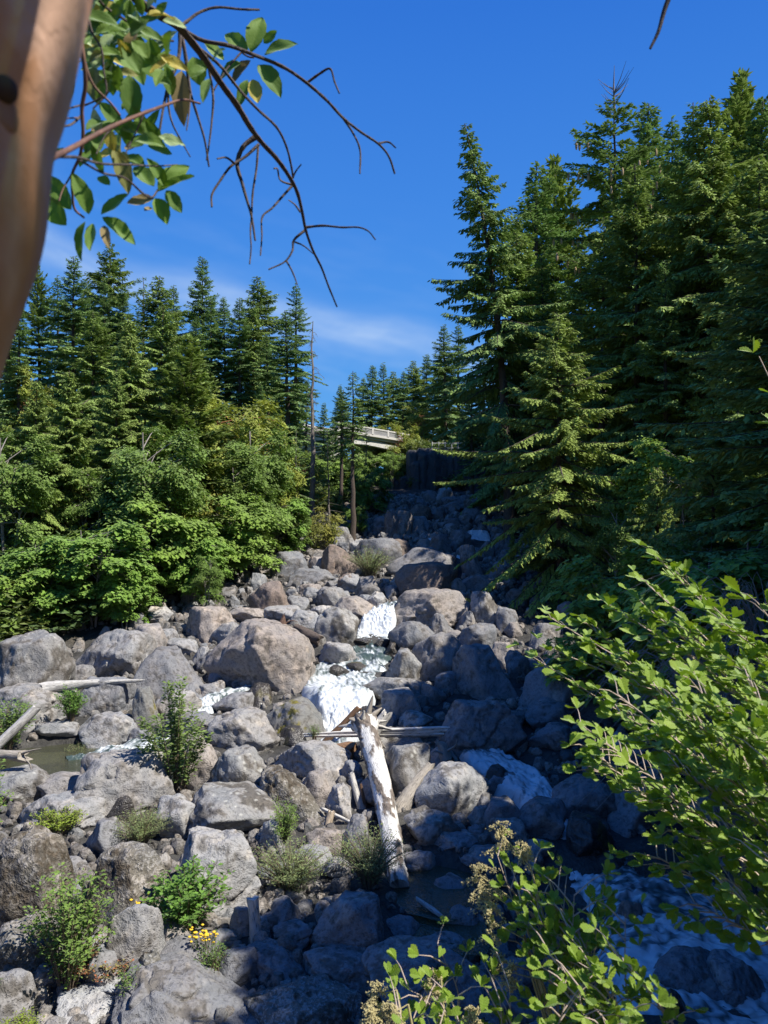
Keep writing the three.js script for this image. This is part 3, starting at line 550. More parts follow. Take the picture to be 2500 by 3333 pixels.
// a running sheet: rows of [x, height, distance, half width, foam 0-1] down the current
function torrent(name, label, rows, category = 'water', rough = 1, seed = 1) {
  const c = new THREE.CatmullRomCurve3(rows.map((r) => V(r[0], EYE + r[1], -r[2]))), L = c.getLength(), n = Math.ceil(L / .075), m = 44, pos = [], col = [], uv = [], idx = [];
  for (let i = 0; i <= n; i++) {
    const t = i / n, p = c.getPoint(t), q = c.getTangent(t), k = t * (rows.length - 1), a = Math.min(rows.length - 2, Math.floor(k)), f = k - a, hw = lerp(rows[a][3], rows[a + 1][3], f * f * (3 - 2 * f)), foam = lerp(rows[a][4], rows[a + 1][4], f);
    let sx = -q.z, sz = q.x; const sl = Math.hypot(sx, sz) || 1; sx /= sl; sz /= sl; if (Math.hypot(q.x, q.z) < .25) { sx = 1; sz = 0; }
    const steep = clamp(-q.y * 1.4), along = t * L;
    for (let j = 0; j <= m; j++) {
      const s = (j / m * 2 - 1), x = p.x + sx * s * hw * (1 + .12 * n2(along * .8 + seed, s)), z = p.z + sz * s * hw;
      const wave = .10 * n3(x * 1.3, z * 1.3, seed) + .06 * n3(x * 3.3, z * 3.3, seed + 5), froth = (.03 + .05 * foam) * n3(x * 7, along * 3.2, z * 7 + seed) + .03 * n3(x * 16, along * 9, z * 16);
      const y = p.y + rough * (wave + froth) + .07 - .6 * Math.pow(Math.abs(s), 8);
      const bend = 1.2 * n2(along * .7, seed) + .35 * n3(x * 1.1, along * .8, seed), st = n3((s * hw + bend * .5) * 3.2 + seed, along * .55, 2) * .55 + n3((s * hw + bend * .3) * 8.5 + seed, along * 1.1, 7) * .45 + n3((s * hw) * 19 + seed, along * 2.6, 7) * .28, w = Math.pow(sstep(.5, -.6, st - (foam * 1.9 - 1.0) - .25 * steep), 1.7);
      const e = .06 * n3(x * 20, along * 12, z * 20);
      pos.push(x, y, z); col.push(lerp(.05, .62, w) + e * w, lerp(.075, .65, w) + e * w, lerp(.072, .66, w) + e * w); uv.push(s * hw, along);
    }
  }
  for (let i = 0; i < n; i++) for (let j = 0; j < m; j++) { const a = i * (m + 1) + j; idx.push(a, a + 1, a + m + 1, a + 1, a + m + 2, a + m + 1); }
  const g = new THREE.BufferGeometry(); g.setAttribute('position', new THREE.Float32BufferAttribute(pos, 3)); g.setAttribute('color', new THREE.Float32BufferAttribute(col, 3)); g.setAttribute('uv', new THREE.Float32BufferAttribute(uv, 2)); g.setIndex(idx); g.computeVertexNormals();
  const o = single(name, g, M.rapid, label, category); o.userData.kind = 'structure'; return o;
}
torrent('waterfall', 'white cascade tumbling over boulders to the log jam', [[.35, -4.80, 41.8, .35, .6], [-.10, -4.95, 40.4, .75, .85], [-.4, -5.35, 39.7, .95, .95], [-.5, -6.05, 39.0, 1.1, .9], [-.55, -6.30, 38.0, 1.0, .28], [-.9, -6.52, 37.0, 1.5, .35], [-1.6, -6.75, 35.9, 2.0, .5], [-1.9, -7.0, 34.4, 1.9, .62], [-1.75, -7.08, 32.6, 1.65, .72], [-1.6, -7.12, 31.0, 1.05, .85], [-1.65, -7.55, 30.2, .85, .93], [-1.8, -8.10, 29.5, .85, .95], [-1.8, -8.22, 28.4, .8, .7], [-1.4, -8.35, 26.6, .7, .4]], 'waterfall', 1, 3);
torrent('side_rapid', 'thin white rapid branching off the cascade into the still pool', [[-3.6, -7.12, 33.9, .55, .47], [-5.2, -7.22, 33.2, .5, .55], [-6.6, -7.30, 32.2, .5, .55], [-7.0, -7.42, 31.2, .5, .66], [-7.0, -7.82, 30.5, .55, .74], [-7.3, -7.92, 29.4, .75, .55], [-8.2, -8.0, 28.3, .7, .58], [-9.1, -8.12, 27.5, .55, .62], [-9.9, -8.20, 27.0, .4, .35], [-10.5, -8.26, 26.6, .3, .08]], 'water', .7, 9);
torrent('shaded_stream', 'foaming stream running in the shade of the bank', [[2.6, -7.80, 28.0, .6, .68], [3.9, -8.12, 25.6, .95, .81], [4.7, -8.4, 23.6, .8, .81], [4.8, -8.68, 21.7, .9, .95], [5.7, -8.95, 20.3, 1.7, .68], [6.5, -9.02, 19.2, 2.1, .47], [6.9, -9.12, 17.6, 2.2, .68], [6.6, -9.25, 16.0, 2.1, .81], [6.2, -9.30, 14.2, 2.2, .68], [6.0, -9.35, 11.5, 2.2, .54]], 'water', .8, 17);
torrent('upper_fall', 'bright plunge of water among the shaded rocks upstream', [[7.5, -1.55, 64.4, .9, .6], [7.45, -1.62, 63.0, .9, .9], [7.4, -2.3, 62.1, .95, .95], [7.2, -2.85, 61.2, .9, .7], [6.4, -3.1, 58, .6, .4], [5.3, -3.05, 55.9, .30, .8], [5.15, -3.75, 55.2, .3, .95], [5.0, -4.2, 54.4, .35, .8], [4.3, -4.35, 50, .6, .3], [2.5, -4.75, 45.5, .5, .4], [.9, -4.8, 43, .4, .5], [.35, -4.85, 41.6, .35, .6]], 'waterfall', .7, 29);
torrent('trickle', 'narrow trickle between the brown upstream boulders', [[3.6, -1.9, 61, .25, .5], [3.4, -2.3, 60, .2, .9], [3.3, -2.85, 59.4, .2, .9], [3.4, -3.1, 57.5, .3, .4]], 'waterfall', .5, 31);
function stillPool(name, label, x, d, rx, rd, y, seed) {
  const pos = [x, EYE + y, -d], uv = [x, d], idx = [], n = 64;
  for (let k = 0; k < n; k++) { const a = k / n * 6.2832, r = 1 + .12 * n2(Math.cos(a) * 1.5 + seed, Math.sin(a) * 1.5), px = x + rx * r * Math.cos(a), pd = d + rd * r * Math.sin(a); pos.push(px, EYE + y, -pd); uv.push(px, pd); idx.push(0, 1 + k, 1 + (k + 1) % n); }
  const g = new THREE.BufferGeometry(); g.setAttribute('position', new THREE.Float32BufferAttribute(pos, 3)); g.setAttribute('uv', new THREE.Float32BufferAttribute(uv, 2)); g.setIndex(idx); g.computeVertexNormals();
  const o = single(name, g, M.still, label, 'water'); o.userData.kind = 'structure';
}
stillPool('still_pool', 'still olive brown pool ringed by boulders', -9.9, 26.3, 4.1, 2.7, -8.18, 4);
stillPool('brown_pool', 'small brown pool beside the big log', 1.1, 19.4, 1.5, 1.7, -8.98, 7);
stillPool('dark_pool', 'small pool reflecting blue sky among dark stones', 1.1, 17.2, 1.3, .9, -9.08, 9);

// ------------------------------------------------------------------ basalt cliff
M.basalt = std({ map: T.rock, bumpMap: T.rockBump, bumpScale: .12, color: lin(.125, .12, .118), roughness: .9 });
{
  const cliff = thing('basalt_cliff', 'dark columnar basalt cliff at the head of the boulder channel', 'cliff');
  const shapes = []; // a few weathered columns, base at 0, one metre across, cut to height by scale
  for (let k = 0; k < 6; k++) {
    const rnd = mulberry(60 + k), sides = 26, rings = 20, pos = [], uv = [], idx = [], ph = rnd() * 6, cor = 5 + (k & 1);
    for (let j = 0; j <= rings; j++) for (let i = 0; i <= sides; i++) {
      const a = (i % sides) / sides * 6.2832, v = j / rings, hx = Math.cos(Math.PI / cor) / Math.cos(((a + ph) % (6.2832 / cor)) - Math.PI / cor);
      let r = .56 * Math.min(1, hx * 1.04) * (1 + .12 * n3(Math.cos(a) * 1.5 + k * 9, v * 5, Math.sin(a) * 1.5) + .05 * n3(Math.cos(a) * 5, v * 16, Math.sin(a) * 5 + k));
      const joint = Math.abs(((v * 4.3 + .35 * Math.sin(k * 7 + a)) % 1) - .5); r *= 1 - .10 * sstep(.07, 0, joint); if (j === rings) r *= .55; if (j === rings - 1) r *= .93;
      const y = v + .02 * n3(Math.cos(a) * 2, v * 3, Math.sin(a) * 2 + k * 3); pos.push(r * Math.cos(a), y, r * Math.sin(a)); uv.push(i / sides * 1.6, v * 2.2 + k * .3);
    }
    const s = sides + 1; for (let j = 0; j < rings; j++) for (let i = 0; i < sides; i++) { const a = j * s + i; idx.push(a, a + s, a + 1, a + 1, a + s, a + s + 1); }
    const c = pos.length / 3; pos.push(0, 1.01, 0); uv.push(0, 0); for (let i = 0; i < sides; i++) idx.push(rings * s + i, c, rings * s + i + 1);
    const g = new THREE.BufferGeometry(); g.setAttribute('position', new THREE.Float32BufferAttribute(pos, 3)); g.setAttribute('uv', new THREE.Float32BufferAttribute(uv, 2)); g.setIndex(idx); g.computeVertexNormals(); shapes.push(g);
  }
  const rnd = mulberry(77);
  const col = (x, d, y0, y1, w) => { const m = part('column', shapes[Math.floor(rnd() * 6)], M.basalt, cliff); m.position.set(x, EYE + y0, -d); m.scale.set(w, y1 - y0, w * (.9 + .3 * rnd())); m.rotation.set((rnd() - .5) * .05, rnd() * 6.28, (rnd() - .5) * .06); };
  for (let x = 3.7; x < 14.5; x += .62 + .22 * rnd()) col(x, 91.3 + .5 * rnd() - .10 * Math.abs(x - 8), .6, 6.5 + .9 * (rnd() - .4) - .5 * sstep(5, 3.5, x), 1.0 + .3 * rnd());
  for (let x = 3.4; x < 14.5; x += .9) col(x, 92.2 + .4 * rnd(), .6, 6.9 + .7 * (rnd() - .4), 1.3);
  for (let x = .1; x < 4; x += .62 + .2 * rnd()) col(x, 92.6 + .4 * rnd(), 1, 3.9 + .8 * (rnd() - .5), 1.0 + .25 * rnd());
}
// ------------------------------------------------------------------ arched bridge
M.concrete = std({ map: tex(T.rock, .3), color: lin(.60, .58, .54), roughness: .85 });
{
  const b = thing('arch_bridge', 'white concrete arch bridge with balustrade seen through the trees', 'bridge');
  const yaw = Math.atan2(30, 17.5); b.position.set(-7, EYE, -94); b.rotation.y = yaw;          // its own x runs along the deck
  const box = (name, x0, x1, y0, y1, z0, z1, parent = b) => { const g = new THREE.BoxGeometry(x1 - x0, y1 - y0, z1 - z0); const m = part(name, g, M.concrete, parent); m.position.set((x0 + x1) / 2, (y0 + y1) / 2, (z0 + z1) / 2); return m; };
  box('deck', -1, 48, 8.95, 9.40, -2.3, 2.3); for (const s of [-1, 1]) {
    box('edge_beam', -1, 48, 9.25, 9.52, s * 2.42 - .12, s * 2.42 + .12);
    const rail = box('balustrade_rail', -1, 48, 10.16, 10.32, s * 2.42 - .13, s * 2.42 + .13);
    const bal = new THREE.BoxGeometry(.11, .64, .12), post = new THREE.BoxGeometry(.42, .84, .34);
    for (let x = -.8, k = 0; x < 40; x += .27, k++) { const big = k % 14 === 0, m = part(big ? 'rail_post' : 'baluster', big ? post : bal, M.concrete, rail); m.position.set(x - 23.5, (big ? 9.94 : 9.84) - 10.24, 0); }
    const arch = (x) => 8.85 - .0065 * (x - 6) ** 2, rp = []; for (let x = 0; x <= 31; x += 1) rp.push([x, arch(x) - .30]);
    const sh = new THREE.Shape(); rp.forEach(([x, y], i) => (i ? sh.lineTo(x, y - .35) : sh.moveTo(x, y - .35))); rp.slice().reverse().forEach(([x, y]) => sh.lineTo(x, y + .35));
    const m = part('arch_rib', new THREE.ExtrudeGeometry(sh, { depth: .7, bevelEnabled: false }), M.concrete, b); m.position.z = s * 1.7 - .35;
    for (let x = 2; x < 31; x += 3) if (arch(x) < 8.6) box('spandrel_column', x - .2, x + .2, arch(x) - .2, 8.98, s * 1.7 - .22, s * 1.7 + .22);
  }
  for (const x of [-.6, 31.5]) box('abutment', x - 1.3, x + 1.3, 1.0, 8.96, -2.2, 2.2);
}
{ // low railing at the viewpoint on top of the cliff
  const r = thing('lookout_railing', 'low grey railing on the rim of the basalt cliff', 'railing'), y = EYE + 6.9;
  for (let k = 0; k < 6; k++) { const m = part('post', new THREE.CylinderGeometry(.07, .08, 1.5, 8), M.concrete, r); m.position.set(5.6 + k * .75, y + .5, -93.4); }
  for (const h of [.55, 1.1]) { const m = part('rail', new THREE.BoxGeometry(3.9, .1, .08), M.concrete, r); m.position.set(7.45, y + h, -93.4); }
}
// ------------------------------------------------------------------ driftwood
const q3 = ([x, y, d]) => V(x, EYE + y, -d);
{
  const log = thing('big_driftwood_log', 'long white barkless log with patches of brown bark, propped on boulders', 'driftwood');
  const A = V(.36, EYE - 8.98, -19.2), B = V(-.62, EYE - 6.95, -26.4), n = 190, sides = 44, pos = [], col = [], uv = [], idx = [];
  const ax = B.clone().sub(A), len = ax.length(); ax.normalize(); const a = V(1, 0, 0).addScaledVector(ax, -ax.x).normalize(), b = ax.clone().cross(a);
  for (let i = 0; i <= n; i++) for (let k = 0; k <= sides; k++) {
    const t = i / n, an = (k % sides) / sides * 6.2832, ca = Math.cos(an), sa = Math.sin(an), s = t * len;
    const mk = sstep(.10, .16, fbm3(ca * .9 + 3, sa * .9, s * .55 + 2, 4) + .25 * sstep(.86, .98, t) - .02);        // where bark still clings
    const check = Math.pow(Math.max(0, n3(ca * 7, sa * 7, s * .35)), 3);
    let r = lerp(.235, .33, t) * (1 + .04 * n3(ca, sa, s * .7)) + .022 * mk - .012 * check + mk * .02 * n3(ca * 9, sa * 9, s * 6); if (t > .93) r *= 1 + (t - .93) * 4.5 * (.6 + .9 * Math.max(0, n3(ca * 1.6, sa * 1.6, 8)));
    const bow = .10 * Math.sin(t * 3.14), p = A.clone().addScaledVector(ax, s + (i === n ? .12 * n3(ca * 3, sa * 3, 1) : 0)).addScaledVector(a, r * ca + bow).addScaledVector(b, r * sa);
    const w = 1 - .32 * check + .10 * n3(ca * 4, sa * 4, s * 1.2), c2 = 1 + .45 * n3(ca * 8, sa * 8, s * 5);
    pos.push(p.x, p.y, p.z); uv.push(k / sides * 1.5, s); col.push(lerp(.80 * w, .20 * c2, mk), lerp(.79 * w, .165 * c2, mk), lerp(.76 * w, .135 * c2, mk));
  }
  const s1 = sides + 1; for (let i = 0; i < n; i++) for (let k = 0; k < sides; k++) { const o = i * s1 + k; idx.push(o, o + 1, o + s1, o + 1, o + s1 + 1, o + s1); }
  for (const [i, p] of [[0, A], [n, B.clone().addScaledVector(ax, .05)]]) { const c = pos.length / 3; pos.push(p.x, p.y, p.z); uv.push(0, 0); col.push(.4, .34, .28); for (let k = 0; k < sides; k++) idx.push(c, i * s1 + k, i * s1 + k + 1); }
  const g = new THREE.BufferGeometry(); g.setAttribute('position', new THREE.Float32BufferAttribute(pos, 3)); g.setAttribute('color', new THREE.Float32BufferAttribute(col, 3)); g.setAttribute('uv', new THREE.Float32BufferAttribute(uv, 2)); g.setIndex(idx); g.computeVertexNormals();
  part('trunk', g, std({ map: T.wood, bumpMap: T.woodBump, bumpScale: .02, vertexColors: true, roughness: .85 }), log);
  // torn root plate at the far end
  const rnd = mulberry(5); for (let k = 0; k < 13; k++) { const an = k / 13 * 6.28 + rnd() * .5, L = .25 + .5 * rnd(), o = B.clone().addScaledVector(ax, -.25 * rnd()), u = a.clone().multiplyScalar(Math.cos(an)).addScaledVector(b, Math.sin(an)).addScaledVector(ax, -.5 + 1.2 * rnd()).normalize(); part('root', tube([o.clone().addScaledVector(u, .2), o.clone().addScaledVector(u, .35 + L * .4).add(V(0, -.03, 0)), o.clone().addScaledVector(u, .35 + L).add(V(.1 * rnd(), -.12 * rnd(), 0))], [.12, .08, .025], 7, { wob: .3, seed: k }), k % 3 ? M.driftGrey : M.driftWood, log); }
}
function stick(name, label, pts, radii, mat = M.driftWood, { sides = 12, rag = .12, twigs = [] } = {}) {
  const t = thing(name, label, 'driftwood', 'driftwood of the gorge'), seed = label.length;
  const path = pts.length > 2 ? smoothPath(pts.map(q3), 18) : Array.from({ length: 15 }, (_, i) => q3(pts[0]).lerp(q3(pts[1]), i / 14)), rr = path.map((_, i) => { const k = i / (path.length - 1) * (radii.length - 1), a = Math.min(radii.length - 2, Math.floor(k)); return lerp(radii[a], radii[a + 1], k - a); });
  part('trunk', tube(path, rr, sides, { wob: .16, seed, rag }), mat, t);
  twigs.forEach((w, k) => part('branch', tube(smoothPath(w.map((p) => q3(p)), 8), Array.from({ length: 9 }, (_, i) => lerp(.045, .012, i / 8)), 6, { wob: .2, seed: seed + k }), mat, t));
  return t;
}
M.plank = std({ map: T.wood, bumpMap: T.woodBump, bumpScale: .015, color: lin(.80, .77, .72), roughness: .8 });
{ // the splintered plank across the jam
  const t = thing('splintered_plank', 'long bleached plank with splintered end lying across the big log', 'driftwood', 'driftwood of the gorge'), rnd = mulberry(31);
  const L = q3([-2.95, -7.70, 27.7]), R = q3([2.1, -7.42, 27.2]), k = 7;
  for (let i = 0; i < k; i++) { // strands of the split plank side by side, ends at uneven lengths
    const v = (i + .5) / k - .5, e = 1 + .12 * (rnd() - .2), l0 = L.clone().add(V(rnd() * .5, v * .10, (rnd() - .5) * .05)), r0 = L.clone().lerp(R, e).add(V(0, v * .30, (rnd() - .5) * .10));
    part('strand', tube([l0, l0.clone().lerp(r0, .33), l0.clone().lerp(r0, .66).add(V(0, .01 * (rnd() - .5), 0)), l0.clone().lerp(r0, .9), r0], [.030, .050, .072, .070, .012], 8, { wob: .2, seed: 40 + i }), M.plank, t);
  }
}
stick('leaning_pole', 'dark wet pole leaning in the foot of the waterfall', [[-.90, -6.95, 28.5], [-2.25, -8.25, 28.1]], [.10, .12], M.driftBrown, { sides: 9 });
stick('brown_log', 'rust brown rotten log under the splintered plank', [[-2.7, -8.05, 27.6], [-1.9, -8.1, 27.2], [-1.0, -8.0, 26.9]], [.15, .24, .30], std({ map: T.wood, bumpMap: T.woodBump, bumpScale: .03, color: lin(.30, .17, .09) }));
stick('broken_stub', 'short broken bleached stub pointing up behind the root plate', [[-.45, -7.5, 27.0], [.08, -6.85, 27.2]], [.24, .17], M.driftWood, { rag: .2 });
stick('split_slab', 'split grey timber slab leaning beside the big log', [[.25, -8.75, 22.6], [.75, -8.15, 23.2], [1.35, -7.6, 23.9]], [.26, .24, .14], M.driftGrey, { rag: .25 });
stick('upright_stick', 'pale stick standing steeply between boulders', [[-.62, -8.75, 23.2], [-.95, -7.72, 23.6]], [.11, .08]);
stick('dark_stick', 'thin dark stick beside the pale upright stick', [[-.50, -8.7, 23.3], [-.68, -7.95, 23.5]], [.05, .04], M.driftBrown, { sides: 7 });
stick('white_pole', 'thin white pole lying between the overhang and the slab', [[-1.72, -8.28, 22.4], [-.78, -8.60, 22.1]], [.055, .05], M.driftWood, { sides: 8 });
stick('tan_post', 'short tan post wedged upright under the overhanging boulder', [[-1.62, -9.0, 22.0], [-1.46, -8.32, 22.3]], [.11, .10], std({ map: T.wood, bumpMap: T.woodBump, bumpScale: .02, color: lin(.52, .42, .31) }));
stick('dark_stake', 'small dark stake rising from the willow shrubs', [[-.78, -9.1, 20.4], [-.80, -8.35, 20.5]], [.05, .035], M.driftBrown, { sides: 7 });
stick('slanting_log', 'bleached log slanting up from the alders by the pool', [[-13.2, -8.55, 24.2], [-10.9, -6.15, 25.2]], [.16, .13], M.driftWood, { sides: 14 });
stick('rooted_log', 'grey log with dark torn root lying on lichen spotted boulder', [[-13.0, -7.2, 24.1], [-11.6, -7.22, 24.0], [-10.7, -7.25, 23.9]], [.10, .12, .18], M.driftGrey, { rag: .3, twigs: [[[-10.8, -7.2, 23.9], [-10.5, -7.08, 23.8], [-10.15, -7.0, 23.8]], [[-10.75, -7.3, 23.9], [-10.5, -7.45, 23.8], [-10.4, -7.6, 23.7]]] });
stick('tapered_trunk', 'bleached tapering trunk resting on the blocky grey boulder', [[-12.8, -6.62, 30.2], [-11.4, -6.52, 30.5], [-9.3, -6.42, 30.6]], [.24, .15, .06], M.driftWood, { rag: .35, sides: 14 });
stick('dark_wood_stub', 'dark driftwood stub on the rounded pinkish boulder', [[-11.6, -5.60, 36.4], [-10.8, -5.42, 36.4]], [.10, .13], M.driftBrown, { rag: .1 });
stick('dark_log', 'dark brown log wedged behind the huge pinkish tan boulder', [[-4.2, -5.6, 38.4], [-3.0, -6.0, 37.6]], [.26, .24], std({ map: T.wood, bumpMap: T.woodBump, bumpScale: .02, color: lin(.13, .10, .085) }));
stick('short_round_log', 'short silvery log standing on end among grey stones', [[-2.62, -9.05, 16.6], [-2.74, -8.05, 16.75]], [.12, .13], M.driftWood, { rag: .03 });
stick('bleached_branch', 'thin bleached branch lying by the small dark pool', [[.75, -8.85, 18.4], [1.1, -8.92, 18.0], [1.4, -9.0, 17.7]], [.05, .06, .03], M.driftWood, { sides: 7 });
stick('root_stump', 'pronged grey root stump on the large round boulder', [[2.0, -7.9, 25.4], [1.85, -7.45, 25.5], [1.72, -7.32, 25.5]], [.22, .15, .07], M.driftGrey, { rag: .2, twigs: [[[1.9, -7.6, 25.4], [2.25, -7.35, 25.3], [2.3, -7.15, 25.3]], [[1.95, -7.7, 25.4], [1.6, -7.5, 25.2], [1.45, -7.6, 25.1]]] });
stick('red_stump', 'reddish splintered stump on the rubble above the huge tan boulder', [[-4.95, -5.75, 39.2], [-4.9, -5.05, 39.2]], [.30, .06], std({ map: T.wood, bumpMap: T.woodBump, bumpScale: .03, color: lin(.22, .13, .09) }), { rag: .2, twigs: [[[-4.9, -5.5, 39.2], [-4.5, -5.3, 39.2], [-4.2, -5.35, 39.1]]] });
